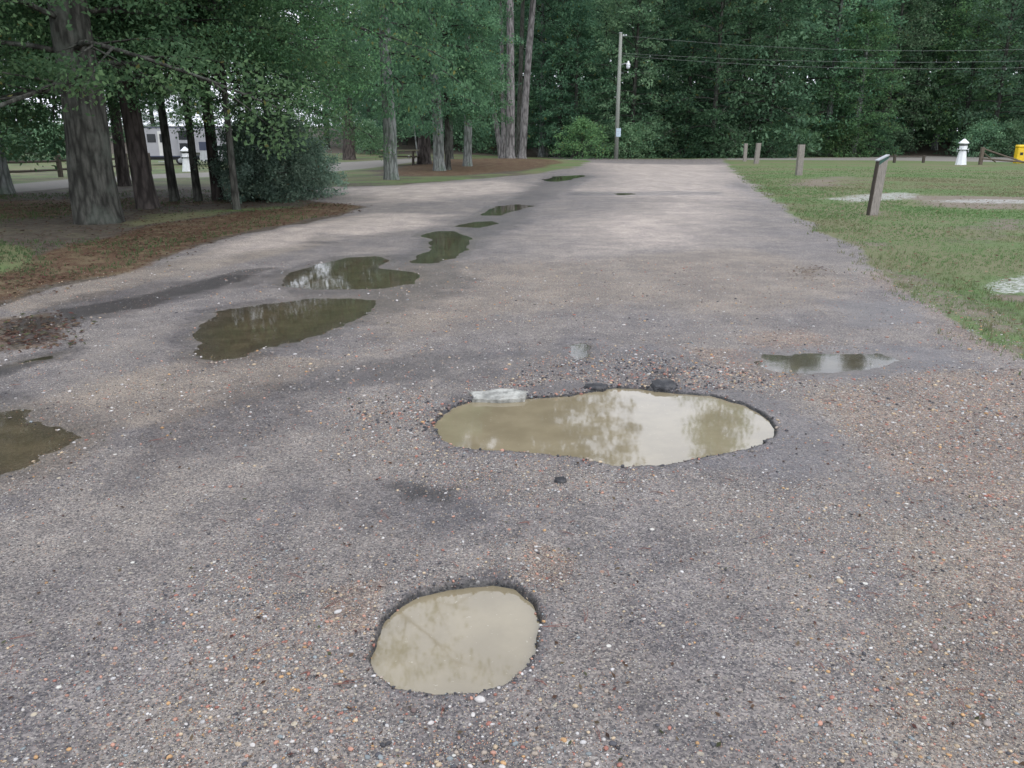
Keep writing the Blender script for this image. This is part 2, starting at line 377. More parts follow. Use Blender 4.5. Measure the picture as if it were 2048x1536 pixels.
# soft paint areas (wear, damp, gravel) in real ground coordinates: (pixel polygon, feather m)
AREAS = {
 'litter': [([(-300,640),(0,606),(100,572),(300,533),(400,488),(560,452),(690,425),(735,412),(640,404),(600,414),(470,425),(330,445),(250,462),(100,500),(0,545),(-300,600)], 0.35),
            ([(-300,470),(0,440),(150,432),(420,410),(560,402),(560,396),(300,395),(0,402),(-300,410)], 0.9),
            ([(900,352),(1050,341),(1130,330),(1050,322),(900,324),(760,340),(760,352)], 1.0),
            ([(1590,540),(1640,532),(1630,556),(1600,558)], 0.3),
            ([(-100,640),(120,622),(150,650),(100,690),(-100,720)], 0.25)],
 'wet': [([(1100,350),(960,425),(800,500),(520,590),(350,700),(380,745),(640,705),(900,600),(980,500),(1070,430),(1190,352)], 0.5),
         ([(1480,735),(1500,695),(1800,690),(1900,700),(1910,730),(1800,752),(1600,760)], 0.15),
         ([(850,850),(900,790),(1230,750),(1450,770),(1560,800),(1640,850),(1600,940),(1300,945),(1000,912),(870,900)], 0.10),
         ([(1500,870),(1620,830),(1720,900),(1700,960),(1560,950)], 0.25),
         ([(740,1320),(760,1190),(1000,1130),(1110,1230),(1080,1340),(950,1400),(780,1390)], 0.03),
         ([(1470,365),(1500,375),(1540,410),(1520,410),(1480,385)], 0.8),
         ([(640,980),(800,960),(980,1000),(900,1040),(720,1040)], 0.3),
         ([(0,690),(160,650),(560,560),(700,540),(560,545),(330,560),(150,590),(0,640)], 0.3),
         ([(200,860),(500,760),(900,690),(1100,700),(900,760),(650,790),(500,880),(260,940)], 0.5),
         ([(1000,700),(1300,690),(1420,730),(1300,760),(1000,740)], 0.25),
         ([(1640,600),(1830,610),(1850,650),(1700,660)], 0.25),
         ([(560,486),(640,466),(720,470),(690,490),(600,500)], 0.8),
         ([(1120,383),(1440,383),(1440,390),(1120,392)], 0.7)],
 'dark': [([(120,620),(260,598),(480,540),(560,535),(480,560),(300,612),(140,640)], 0.12),
          ([(0,640),(130,630),(110,680),(0,705)], 0.2),
          ([(-40,740),(130,700),(60,735),(-40,770)], 0.1),
          ([(1290,740),(1360,740),(1360,785),(1300,785)], 0.1),
          ([(780,960),(920,970),(900,1000),(790,1000)], 0.15)],
 'pale': [([(1060,440),(1380,400),(1500,430),(1480,500),(1120,520),(1040,470)], 2.2),
          ([(1190,330),(1440,330),(1500,380),(1400,400),(1150,380)], 3.0),
          ([(400,492),(560,458),(740,424),(900,430),(820,455),(560,500),(420,520)], 0.6),
          ([(660,378),(1000,360),(1080,380),(900,405),(700,408)], 1.5)],
 'drift': [([(1880,625),(1960,690),(2080,740),(2080,700),(1980,640),(1890,600),(1760,540),(1740,545)], 0.5), ([(1480,672),(1600,655),(1690,690),(1600,702),(1500,706)], 0.3), ([(1640,790),(1800,752),(2100,735),(2200,1060),(1900,985),(1740,900)], 0.25),
            ([(1880,1060),(2200,1040),(2300,1400),(2000,1300)], 0.35), ([(1360,690),(1500,700),(1680,772),(1500,760)], 0.12), ([(1060,1080),(1160,1110),(1120,1170),(1060,1160)], 0.06), ([(640,1180),(760,1160),(740,1260),(660,1260)], 0.08)],
 'gravel': [([(660,800),(860,775),(900,860),(900,900),(1250,945),(1400,935),(1100,1010),(820,990),(680,900)], 0.15),
            ([(1050,720),(1280,700),(1480,730),(1680,770),(1560,800),(1400,780),(1150,765),(950,780)], 0.15),
            ([(1640,780),(1800,750),(2100,740),(2200,1100),(1900,1000),(1760,930),(1700,850)], 0.2),
            ([(1560,1000),(2200,1000),(2300,1600),(1700,1500)], 0.5),
            ([(430,1100),(760,1180),(740,1380),(900,1420),(1100,1380),(1200,1600),(200,1600)], 0.3),
            ([(1020,1060),(1140,1130),(1100,1180),(1000,1140)], 0.1)],
 'tan': [([(-200,850),(150,780),(500,700),(700,720),(520,800),(250,860),(160,930),(-200,1030)], 0.35),
         ([(880,540),(1500,500),(1700,560),(1500,640),(1300,600),(950,620),(780,700),(760,640)], 1.4),
         ([(1640,780),(1800,750),(2100,740),(2200,1100),(1900,1000),(1760,930),(1700,850)], 0.2),
         ([(1700,1020),(2200,1000),(2300,1600),(1850,1500)], 0.3),
         ([(0,606),(300,535),(560,460),(700,430),(800,440),(560,510),(330,560),(0,640)], 0.3)],
 'white': [([(1650,400),(1720,392),(1800,386),(1830,392),(1825,402),(1760,406),(1690,410)], 0.5),
           ([(1935,575),(1990,560),(2060,550),(2200,552),(2200,600),(2060,592),(1990,590)], 0.15),
           ([(1830,403),(1900,402),(2100,404),(2100,412),(1860,410)], 0.6)],
 'bare': [([(1715,428),(1740,424),(1775,428),(1765,437),(1725,438)], 0.35),
          ([(1900,440),(2100,430),(2100,470),(1950,480)], 2.0),
          ([(1500,365),(1700,352),(1760,372),(1560,385)], 2.5),
          ([(1800,395),(2100,396),(2100,425),(1850,418)], 1.0),
          ([(1780,590),(1900,650),(2100,760),(2100,650),(1900,585),(1780,515),(1660,460),(1640,480),(1760,565)], 0.8),
          ([(1960,585),(2100,595),(2100,610),(1980,600)], 0.3)],
}
def area(name, X, Y):
    out = np.zeros_like(X)
    for pts, w in AREAS[name]:
        d = sdf(poly(pts), X, Y, 3*w+1)
        far_ = w > 0.9
        d = d+w*0.9*fbm(X, Y, 0.35/w if w > 0.2 else 2.0, 4, len(pts))
        out = np.maximum(out, sstep(w, -w, d))
    return out

# polar grid, fine ahead of the camera
rr = [0.0, 0.4, 0.8]
r_ = 1.2
while r_ < 420:
    rr.append(r_)
    r_ *= 1.0050 if r_ < 9 else (1.008 if r_ < 45 else 1.022)
rr.append(900.0)
aa = list(np.arange(-0.68, 0.6801, 0.0046))
b = 0.68
back = []
while b < math.pi-0.001: b += 0.06; back.append(min(b, math.pi))
aa = [-x for x in back[::-1][1:]]+aa+back
aa = np.array(aa); rr = np.array(rr)
AA, RR = np.meshgrid(aa, rr)
X = (RR*np.sin(AA)).ravel(); Y = (RR*np.cos(AA)).ravel()
Z, DM, DC = height(X, Y)
nr, na = len(rr), len(aa)
idx = np.arange(nr*na).reshape(nr, na)
j2 = np.roll(np.arange(na), -1)
F = np.stack([idx[:-1, :], idx[:-1, :][:, j2], idx[1:, :][:, j2], idx[1:, :]], -1).reshape(-1, 4)[:, ::-1]
att = {}
dr = sdf(Proad, X, Y, 30); dr = dr+np.clip(0.02*np.hypot(X, Y), 0.05, 0.6)*fbm(X, Y, 0.9, 4, 21)
dp = sdf(Ppath, X, Y, 30); dx_ = sdf(Pcross, X, Y, 30)
rad = np.hypot(X, Y)
wroad = sstep(0.25, -0.25, dr/np.clip(rad/12, 0.6, 4))
wpath = np.maximum(sstep(1.2, -1.2, dp), sstep(1.2, -1.2, dx_))
left = sstep(2.0, -2.0, X-0.02*Y)
att['road'] = wroad
att['path'] = wpath*(1-wroad)
# lawn: right side; the left has thin grass
lawn = (1-left)*1.0+left*0.28
lawn = np.maximum(lawn, left*sstep(24, 34, Y)*0.55)
woods = sstep(88, 100, Y+3*fbm(X, Y, 0.1, 2, 3))
grn = np.maximum(sstep(0.5, -0.5, sdf(poly([(-200,510),(0,478),(110,520),(90,548),(0,556),(-200,590)]), X, Y, 3)), 0.6*sstep(1, -1, sdf(poly([(240,432),(460,416),(660,408),(640,420),(420,440),(200,470)]), X, Y, 3)))
lawn = np.maximum(lawn, grn)
fringe = sstep(1.3, 0.2, dr)*(1-left)*sstep(-0.5, 0.5, fbm(X, Y, 0.5, 3, 91))
att['lawn'] = lawn*(1-woods)
for k in ('drift', 'litter', 'wet', 'dark', 'pale', 'gravel', 'tan', 'white', 'bare'): att[k] = area(k, X, Y)
att['bare'] = np.maximum(att['bare'], fringe*0.75)
# damp halo round the puddles
att['wet'] = np.maximum(att['wet'], sstep(0.35, 0.0, DC)*0.8)
att['dm'] = np.clip(DM, -0.5, 0.5); att['dc'] = np.clip(DC, -1, 1)

G = NT('ground_surface')
nfine = G.noise(60, 4, 0.7); nmid = G.noise(5, 5, 0.65); nbig = G.noise(0.7, 4, 0.6); nbig2 = G.noise(0.23, 3, 0.5)
nedge = G.noise(9, 5, 0.7)
def edge(v, amt=0.5, lo=0.3, hi=0.7):
    return G.mr(G.math('ADD', v, G.math('MULTIPLY', G.math('SUBTRACT', nedge, 0.5), amt)), lo, hi)
A = {k: G.attr(k) for k in att}
asph = G.mix(G.mr(nmid, 0.3, 0.7), (0.082, 0.078, 0.086), (0.140, 0.133, 0.142))
nmic = G.noise(22, 5, 0.75)
asph = G.mix(G.mr(nmic, 0.45, 0.75, 0, 0.5), asph, (0.21, 0.195, 0.185))
asph = G.mix(G.mr(G.noise(3.1, 6, 0.75, stretch=(1.6, 0.5, 1, 0.1)), 0.5, 0.66, 0, 0.45), asph, (0.075, 0.07, 0.075))
asph = G.mix(G.mr(nbig, 0.42, 0.62, 0, 0.5), asph, (0.155, 0.142, 0.135))
asph = G.mix(G.math('MULTIPLY', edge(A['tan'], 0.9), 0.75), asph, G.mix(nmid, (0.115, 0.098, 0.084), (0.210, 0.183, 0.158)))
asph = G.mix(edge(A['pale'], 0.8, 0.1, 1.0), asph, G.mix(G.mr(nmic, 0.3, 0.7), (0.25, 0.225, 0.215), (0.42, 0.38, 0.36)))
streak = G.noise(1.2, 5, 0.6, stretch=(1.0, 0.18, 1, 0.12))
asph = G.mix(G.mr(streak, 0.45, 0.62, 0, 0.35), asph, (0.19, 0.175, 0.165))
asph = G.mix(edge(A['drift'], 1.0, 0.3, 0.8), asph, G.mix(G.mr(nmic, 0.3, 0.7), (0.095, 0.076, 0.068), (0.205, 0.168, 0.150)))
# aggregate in three sizes
stones = [(0.0, (0.045, 0.045, 0.05)), (0.22, (0.20, 0.18, 0.165)), (0.42, (0.33, 0.29, 0.24)), (0.58, (0.30, 0.185, 0.14)), (0.68, (0.42, 0.36, 0.28)), (0.80, (0.55, 0.53, 0.50)), (0.92, (0.14, 0.12, 0.11))]
hsum = None
asph = G.mix(G.mr(G.noise(1.7, 8, 0.74), 0.36, 0.66), G.mix(1.0, asph, (0.74, 0.72, 0.74), 'MULTIPLY'), G.mix(1.0, asph, (1.22, 1.18, 1.14), 'MULTIPLY'))
gd_, gc_ = G.vor(150); gs_ = G.sep(gc_)
asph = G.mix(0.95, asph, G.mix(gs_[0], G.mix(1.0, asph, (0.38, 0.38, 0.41), 'MULTIPLY'), G.mix(1.0, asph, (1.95, 1.86, 1.75), 'MULTIPLY')))
agg = asph
for scl, thr, wgt, hgt in ((190, 0.42, 0.75, 0.35), (95, 0.40, 0.85, 0.6), (48, 0.34, 0.95, 1.0)):
    d, c = G.vor(scl); s = G.sep(c)
    dens = G.math('MULTIPLY_ADD', A['gravel'], 0.45, 0.52 if scl > 100 else (0.32 if scl > 60 else 0.05))
    dens = G.math('ADD', dens, G.math('MULTIPLY', G.math('SUBTRACT', nmid, 0.5), 0.5))
    pick = G.math('LESS_THAN', s[1], dens)
    mk = G.math('MULTIPLY', G.mr(d, thr, thr-0.14), pick)
    cc = G.ramp(s[0], stones, True)
    agg = G.mix(G.math('MULTIPLY', mk, wgt), agg, cc)
    hh = G.math('MULTIPLY', mk, hgt)
    hsum = hh if hsum is None else G.math('ADD', hsum, hh)
agg = G.mix(G.mr(nfine, 0.45, 0.75, 0, 0.45), agg, (0.05, 0.048, 0.052))
agg = G.mix(G.mr(G.noise(75, 2, 0.5), 0.58, 0.70, 0, 0.5), agg, (0.36, 0.33, 0.31))
d2_, c2_ = G.vor(26); agg = G.mix(G.math('MULTIPLY', G.mr(d2_, 0.28, 0.18), G.math('LESS_THAN', G.sep(c2_)[1], 0.07)), agg, G.ramp(G.sep(c2_)[0], stones, True))
# off-road soil and lawn
soil = G.mix(G.mr(nmid, 0.3, 0.7), (0.060, 0.050, 0.042), (0.125, 0.105, 0.090))
soil = G.mix(G.mr(G.noise(38, 4, 0.7), 0.5, 0.7, 0, 0.6), soil, (0.05, 0.045, 0.035))
gr = G.mix(G.mr(G.noise(26, 5, 0.75), 0.3, 0.7), (0.078, 0.122, 0.048), (0.135, 0.190, 0.080))
gr = G.mix(G.mr(G.noise(0.22, 6, 0.68), 0.42, 0.58, 0, 0.9), gr, G.mix(nmid, (0.120, 0.118, 0.066), (0.185, 0.175, 0.108)))
gdens = G.math('ADD', G.math('MULTIPLY', A['lawn'], 1.0), G.math('MULTIPLY', G.math('SUBTRACT', G.noise(0.45, 6, 0.7), 0.5), 1.3))
gdens = G.math('SUBTRACT', gdens, G.math('MULTIPLY', A['bare'], 0.75))
gdens = G.math('SUBTRACT', gdens, G.math('MULTIPLY', A['litter'], 0.45))
gfac = G.mr(G.math('ADD', gdens, G.math('MULTIPLY', G.math('SUBTRACT', nedge, 0.5), 0.6)), 0.32, 0.62)
bare = G.mix(nmid, (0.16, 0.13, 0.105), (0.25, 0.215, 0.175))
soil = G.mix(G.mr(A['bare'], 0.2, 0.9, 0, 0.8), soil, bare)
off = G.mix(gfac, soil, gr)
off = G.mix(G.mr(A['path'], 0.3, 0.7), off, G.mix(nmid, (0.17, 0.16, 0.15), (0.27, 0.25, 0.235)))
col = G.mix(edge(A['road'], 0.55, 0.35, 0.65), off, agg)
# leaf and needle litter
lit = G.mix(G.mr(G.noise(45, 5, 0.8), 0.35, 0.7), (0.045, 0.029, 0.020), (0.150, 0.085, 0.055))
lit = G.mix(G.mr(G.noise(2.2, 7, 0.75), 0.45, 0.62, 0, 0.75), lit, G.mix(nedge, (0.11, 0.10, 0.055), (0.21, 0.165, 0.11)))
lit = G.mix(G.mr(G.noise(90, 3, 0.7), 0.52, 0.68, 0, 0.6), lit, (0.26, 0.17, 0.115))
litf = G.mr(G.math('ADD', A['litter'], G.math('MULTIPLY', G.math('SUBTRACT', nedge, 0.5), 1.1)), 0.45, 0.85, 0, 0.9)
col = G.mix(litf, col, lit)
wh, whc = G.vor(30)
col = G.mix(G.mr(G.math('ADD', A['white'], G.math('MULTIPLY', G.math('SUBTRACT', G.noise(9, 8, 0.85), 0.5), 4.2)), 0.5, 1.2, 0, 0.85), col, G.mix(G.sep(whc)[0], (0.20, 0.20, 0.19), (0.55, 0.55, 0.56)))
col = G.mix(G.math('MULTIPLY', edge(A['dark'], 1.5, 0.3, 0.9), 0.75), col, (0.035, 0.030, 0.030))
# broken pothole wall and what lies under water
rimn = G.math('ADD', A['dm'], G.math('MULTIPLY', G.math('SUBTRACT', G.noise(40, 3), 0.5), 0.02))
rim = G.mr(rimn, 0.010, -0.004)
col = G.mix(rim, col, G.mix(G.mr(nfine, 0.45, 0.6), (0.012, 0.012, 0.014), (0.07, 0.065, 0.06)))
under = G.mr(G.math('ADD', A['dc'], G.math('MULTIPLY', G.math('SUBTRACT', nedge, 0.5), 0.25)), 0.10, -0.40)
mud = G.mix(G.mr(nmid, 0.35, 0.65), (0.125, 0.105, 0.062), (0.240, 0.200, 0.130))
col = G.mix(G.math('MULTIPLY', under, 0.75), col, mud)
wetf = G.mr(G.math('ADD', A['wet'], G.math('MULTIPLY', G.math('SUBTRACT', G.noise(3, 8, 0.75), 0.5), 1.8)), 0.2, 0.9)
col = G.mix(1.0, col, (0.99, 1.0, 0.96), 'MULTIPLY')
wetc = G.mix(1.0, col, (0.72, 0.72, 0.76), 'MULTIPLY')
col = G.mix(wetf, col, wetc)
rough = G.math('SUBTRACT', 0.74, G.math('MULTIPLY', wetf, 0.34))
G.base(col, rough, G.math('MULTIPLY_ADD', G.mr(A['road'], 0.3, 0.7), 0.42, 0.08))
hh = G.math('ADD', G.math('MULTIPLY', hsum, 0.6), G.math('MULTIPLY', nfine, 0.6))
G.bump(hh, 0.006, 0.9)
M['ground'] = G.m

cx = X[F].mean(1); cy = Y[F].mean(1)
fr = wroad[F].mean(1) > 0.5
fpth = (~fr) & (wpath[F].mean(1) > 0.5)
fleft = (~fr) & (~fpth) & ((cx-0.02*cy) < 0.5)
flawn = ~(fr | fpth | fleft)
def piece(name, sel, label=None):
    f = F[sel]; u, inv = np.unique(f, return_inverse=True)
    V = np.stack([X[u], Y[u], Z[u]], -1)
    me = npmesh(name, V, inv.reshape(f.shape), True)
    for k, a in att.items(): vattr(me, k, a[u])
    o = link(name, me, M['ground']); o['kind'] = 'structure'; return o
road = piece('road', fr); path = piece('path', fpth); floor_ = piece('forest_floor', fleft); lawn_o = piece('lawn', flawn)

# ------------------------------------------------------------------ puddles
def mud_water():
    t = NT('muddy_water'); n = t.noise(4, 4, 0.6); f = t.noise(70, 2, 0.5)
    c = t.mix(t.mr(n, 0.3, 0.7), (0.200, 0.168, 0.108), (0.250, 0.212, 0.138))
    c = t.mix(t.mr(f, 0.68, 0.76, 0, 0.35), c, (0.5, 0.47, 0.38))
    t.bsdf.inputs['IOR'].default_value = 1.5
    t.bump(t.noise(9, 2, 0.4), 0.0006, 0.25)
    return t.base(c, 0.035, 1.0)
def clear_water():
    t = NT('shallow_clear_water')
    fr_ = t.node('ShaderNodeFresnel'); fr_.inputs['IOR'].default_value = 1.33
    gl = t.node('ShaderNodeBsdfGlossy'); gl.inputs['Roughness'].default_value = 0.04; gl.inputs['Color'].default_value = (0.95, 0.96, 0.96, 1)
    tr = t.node('ShaderNodeBsdfTransparent'); tr.inputs['Color'].default_value = (0.90, 0.88, 0.80, 1)
    bp = t.node('ShaderNodeBump'); bp.inputs['Distance'].default_value = 0.0008; bp.inputs['Strength'].default_value = 0.3
    t.l.new(t.noise(7, 2, 0.4), bp.inputs['Height']); t.l.new(bp.outputs[0], gl.inputs['Normal'])
    mx = t.node('ShaderNodeMixShader'); t.l.new(fr_.outputs[0], mx.inputs[0]); t.l.new(tr.outputs[0], mx.inputs[1]); t.l.new(gl.outputs[0], mx.inputs[2])
    t.l.new(mx.outputs[0], t.out.inputs['Surface']); t.n.remove(t.bsdf); return t.m
M['mudwater'] = mud_water(); M['water'] = clear_water()
def offset_poly(P, d):
    c = P.mean(0); out = []
    n = len(P)
    area2 = sum(P[i][0]*P[(i+1) % n][1]-P[(i+1) % n][0]*P[i][1] for i in range(n))
    sgn = 1 if area2 > 0 else -1
    for i in range(n):
        a = P[i-1]; b_ = P[(i+1) % n]; t = b_-a; t = t/np.linalg.norm(t)
        out.append(P[i]+sgn*d*np.array([t[1], -t[0]]))
    if area2 < 0: out = out[::-1]
    return np.array(out)
PL = {
 'small': ('small round pothole full of tan muddy water nearest the camera', -0.024, 0.03),
 'big': ('large long pothole of muddy water reflecting a patch of bright sky', -0.012, 0.04),
 'right': ('narrow puddle beside the leaf litter at the right edge of the road', -0.009, 0.25),
 'tiny': ('tiny brown puddle just beyond the large muddy pothole', -0.009, 0.03),
 'L1': ('brown puddle cut off by the left edge of the photo', -0.009, 0.25),
 'L2': ('broad olive puddle in the left wheel track, nearest of the chain', -0.009, 0.25),
 'L3': ('olive puddle with white sky glints, second along the left wheel track', -0.009, 0.25),
 'L4': ('two-lobed dark puddle third along the left wheel track', -0.009, 0.3),
 'L6': ('small thin puddle fourth along the left wheel track', -0.009, 0.3),
 'L7': ('ragged gravelly puddle fifth along the left wheel track', -0.009, 0.3),
 'L8': ('far dark puddle near the bend where the left verge ends', -0.009, 0.4),
 'L9': ('thin far puddle in the dark crack across the road', -0.009, 0.4),
 'L10': ('narrow dark strip of water along the left verge near the photo edge', -0.009, 0.2),
}
for k, (lab, z, ex) in PL.items():
    P = offset_poly(Pm[k] if k in Pm else Pc[k], ex)
    zt = float(terrain(np.array([P[:,0].mean()]), np.array([P[:,1].mean()]))[0])
    me = bpy.data.meshes.new('puddle'); me.from_pydata([(p[0], p[1], z+zt) for p in P], [], [tuple(range(len(P)))]); me.update()
    tag(link('puddle', me, M['mudwater'] if k in Pm else M['water']), lab, 'puddle')

# ------------------------------------------------------------------ stones
def ico(sub):
    import bmesh
    bm = bmesh.new(); bmesh.ops.create_icosphere(bm, subdivisions=sub, radius=1)
    V = np.array([v.co[:] for v in bm.verts]); Fc = np.array([[v.index for v in f.verts] for f in bm.faces]); bm.free(); return V, Fc
IV1, IF1 = ico(1); IV2, IF2 = ico(2)
OV = np.array([(1,0,0),(-1,0,0),(0,1,0),(0,-1,0),(0,0,1),(0,0,-1)], float)
OF = np.array([(0,2,4),(2,1,4),(1,3,4),(3,0,4),(2,0,5),(1,2,5),(3,1,5),(0,3,5)])
SC = np.array([(0.06,0.06,0.068),(0.045,0.045,0.05),(0.24,0.21,0.19),(0.32,0.27,0.22),(0.42,0.23,0.17),(0.34,0.15,0.115),(0.48,0.38,0.26),(0.44,0.27,0.13),(0.46,0.44,0.42),(0.50,0.49,0.48),(0.22,0.25,0.26),(0.15,0.11,0.10)])
SW = np.array([0.9,0.6,2.6,2.8,1.8,1.1,1.8,0.9,2.2,1.5,1.2,1.2]); SW = SW/SW.sum()
t = NT('stone_surface'); c = t.attr('scol', 'Color'); o = t.obj()
c = t.mix(t.mr(t.noise(160, 4, 0.6), 0.35, 0.7, 0, 0.4), c, t.mix(1.0, c, (0.45, 0.42, 0.4), 'MULTIPLY'))
M['stone'] = t.base(c, 0.6, 0.4)
def samp(n, r0, r1, amax=0.72, powr=1.0):
    # density falls with distance so that far ground is not crowded
    r = r0*(r1/r0)**rng.random(n)**powr
    a = rng.uniform(-amax, amax, n)
    return r*np.sin(a), r*np.cos(a)
def accept(x, y, basep=0.25, g=0.75):
    z, dm, dc = height(x, y)
    d = sdf(Proad, x, y, 5)
    gm = np.clip(area('gravel', x, y)+0.8*area('drift', x, y), 0, 1.4); tn = area('tan', x, y)
    cl = 0.5+0.9*fbm(x, y, 3.0, 3, 40)
    p = (basep*cl+g*gm+0.12*tn)*(d < 0.5)*(dm > 0.006)*(dc > -0.14)
    k = rng.random(len(x)) < p
    return x[k], y[k], z[k]
def stone_mesh(name, x, y, z, s, V0, F0, flat=0.6, jit=0.25):
    n = len(x); k = len(V0)
    th = rng.uniform(0, 6.283, n); c_, s_ = np.cos(th), np.sin(th)
    V = np.repeat(V0[None], n, 0)*(1+jit*(rng.random((n, k, 1))-0.5)*2)
    V[:,:,0] *= (s*rng.uniform(0.8, 1.35, n))[:, None]; V[:,:,1] *= (s*rng.uniform(0.65, 1.0, n))[:, None]; V[:,:,2] *= (s*rng.uniform(flat-0.2, flat+0.1, n))[:, None]
    W = V.copy(); W[:,:,0] = V[:,:,0]*c_[:,None]-V[:,:,1]*s_[:,None]; W[:,:,1] = V[:,:,0]*s_[:,None]+V[:,:,1]*c_[:,None]
    W[:,:,0] += x[:,None]; W[:,:,1] += y[:,None]; W[:,:,2] += (z+s*0.18)[:,None]
    Fc = (F0[None]+np.arange(n)[:,None,None]*k).reshape(-1, F0.shape[1])
    me = npmesh(name, W.reshape(-1, 3), Fc, True)
    ci = rng.choice(len(SC), n, p=SW); cc = SC[ci]*rng.uniform(0.75, 1.2, (n, 1))
    vcol(me, 'scol', np.repeat(cc, k, 0)); return me
x, y = samp(300000, 1.4, 11, powr=1.1); x, y, z = accept(x, y, 0.22, 0.6)
lim = 88000; x, y, z = x[:lim], y[:lim], z[:lim]
s = 0.0016+0.0022*rng.random(len(x))**2.0; s *= np.clip(np.hypot(x, y)/3.2, 0.8, 1.9)
print('gravel', len(x))
me = stone_mesh('gravel', x, y, z, s, OV, OF); g = link('gravel', me, M['stone'], road); g['kind'] = 'stuff'
x, y = samp(60000, 1.4, 11, powr=1.15); x, y, z = accept(x, y, 0.20, 0.55)
s = 0.0026+0.0062*rng.random(len(x))**2.6; s *= np.clip(np.hypot(x, y)/3.5, 0.9, 1.6)
app = s/np.hypot(x, y); order = np.argsort(-app); n1 = 290
print('pebbles', len(x))
rest = order[n1:][:17000]
me = stone_mesh('pebbles', x[rest], y[rest], z[rest], s[rest], IV1, IF1, jit=0.16); g = link('pebbles', me, M['stone'], road); g['kind'] = 'stuff'
# crumbs of asphalt and stones along the broken rims and the rubble bank behind the large pothole
def ring(n, P, d0, d1, yrng=None):
    x = rng.uniform(P[:,0].min()-0.15, P[:,0].max()+0.15, n); y = rng.uniform(P[:,1].min()-0.15, P[:,1].max()+0.15, n)
    z, dm_, dc_ = height(x, y); k = (dm_ > d0) & (dm_ < d1); return x[k], y[k], z[k]
rx, ry, rz_, rs_ = [], [], [], []
for P, n, w_, sz in ((Pm['small'], 26000, 0.022, 0.0045), (Pm['big'], 60000, 0.05, 0.008)):
    for d0, d1, f in ((-0.016, w_*0.4, 1.0), (w_*0.4, w_*1.6, 0.35)):
        a_, b_, c_ = ring(n, P, d0, d1); q = rng.random(len(a_)) < f*0.26*(1.0 if P is Pm['small'] else np.where(a_ > 1.05, 0.15, np.where(b_ > P[:,1].mean(), 1.0, 0.4)))
        rx.append(a_[q]); ry.append(b_[q]); rz_.append(c_[q]); rs_.append(sz*(0.3+1.3*rng.random(q.sum())**3.5))
for poly_, n, sz in (([(1050,735),(1300,712),(1480,738),(1560,770),(1400,782),(1150,768),(1000,778)], 1500, 0.011), ([(690,800),(860,790),(880,860),(760,880)], 500, 0.010)):
    Pq = poly(poly_); a_ = rng.uniform(Pq[:,0].min(), Pq[:,0].max(), n*2); b_ = rng.uniform(Pq[:,1].min(), Pq[:,1].max(), n*2)
    q = (sdf(Pq, a_, b_) < 0) & (rng.random(n*2) < 0.6+0.8*fbm(a_, b_, 4, 3, 5)); a_, b_ = a_[q], b_[q]; c_, dm_, dc_ = height(a_, b_); q = dm_ > 0
    rx.append(a_[q]); ry.append(b_[q]); rz_.append(c_[q]); rs_.append(sz*(0.3+0.8*rng.random(q.sum())**2.5))
rx, ry, rz_, rs_ = map(np.concatenate, (rx, ry, rz_, rs_)); print('rubble', len(rx))
_sw = SW; SW = SW*np.array([7, 6, 1, 1, 1.2, 1.2, 0.6, 0.6, 0.4, 0.3, 0.7, 2]); SW = SW/SW.sum()
me = stone_mesh('rubble', rx, ry, rz_, rs_, IV1, IF1, 0.75, 0.30); SW = _sw
g = link('rubble', me, M['stone'], road); g['kind'] = 'stuff'
# the largest ones: each its own object sharing 18 shapes
shapes = []
for i in range(24):
    V = IV2*(1+0.22*np.array([[mnoise.noise(Vector(v)*1.4+Vector((i*3.1, 0, 0)))] for v in IV2]))
    V = V*np.array([[1.15, 0.82, 0.58]])
    me = npmesh('stone', V, IF2, True)
    # a few pebbles are pitted or two-toned, so shapes carry a colour of their own
    cc = SC[(i*5) % len(SC)]*rng.uniform(0.85, 1.2)
    vcol(me, 'scol', np.repeat(cc[None], len(V), 0)); me.materials.append(M['stone']); shapes.append(me)
def stone(x, y, z, s, k, rz):
    o = bpy.data.objects.new('stone', shapes[k]); COL.objects.link(o); o.parent = road
    o.location = (x, y, z+s*0.2); o.scale = (s, s, s); o.rotation_euler = (random.uniform(-.2, .2), random.uniform(-.2, .2), rz); return o
for i in order[:n1-10]:
    stone(x[i], y[i], z[i], s[i]*1.05, random.randrange(24), random.uniform(0, 6.28))
for px, py, w, k in ((960,1400,28,4),(943,1398,12,8),(1680,1160,22,6),(1870,1290,22,7),(676,1224,20,9),(1975,1446,26,10),(1640,1446,18,8),(1478,1380,18,10),(1225,1490,22,0),(862,1446,18,4)):
    xx, yy = at(px, py); stone(xx, yy, hz(xx, yy), w/2/FPX*0.68*math.hypot(yy, 1.5), k, random.uniform(0, 3))

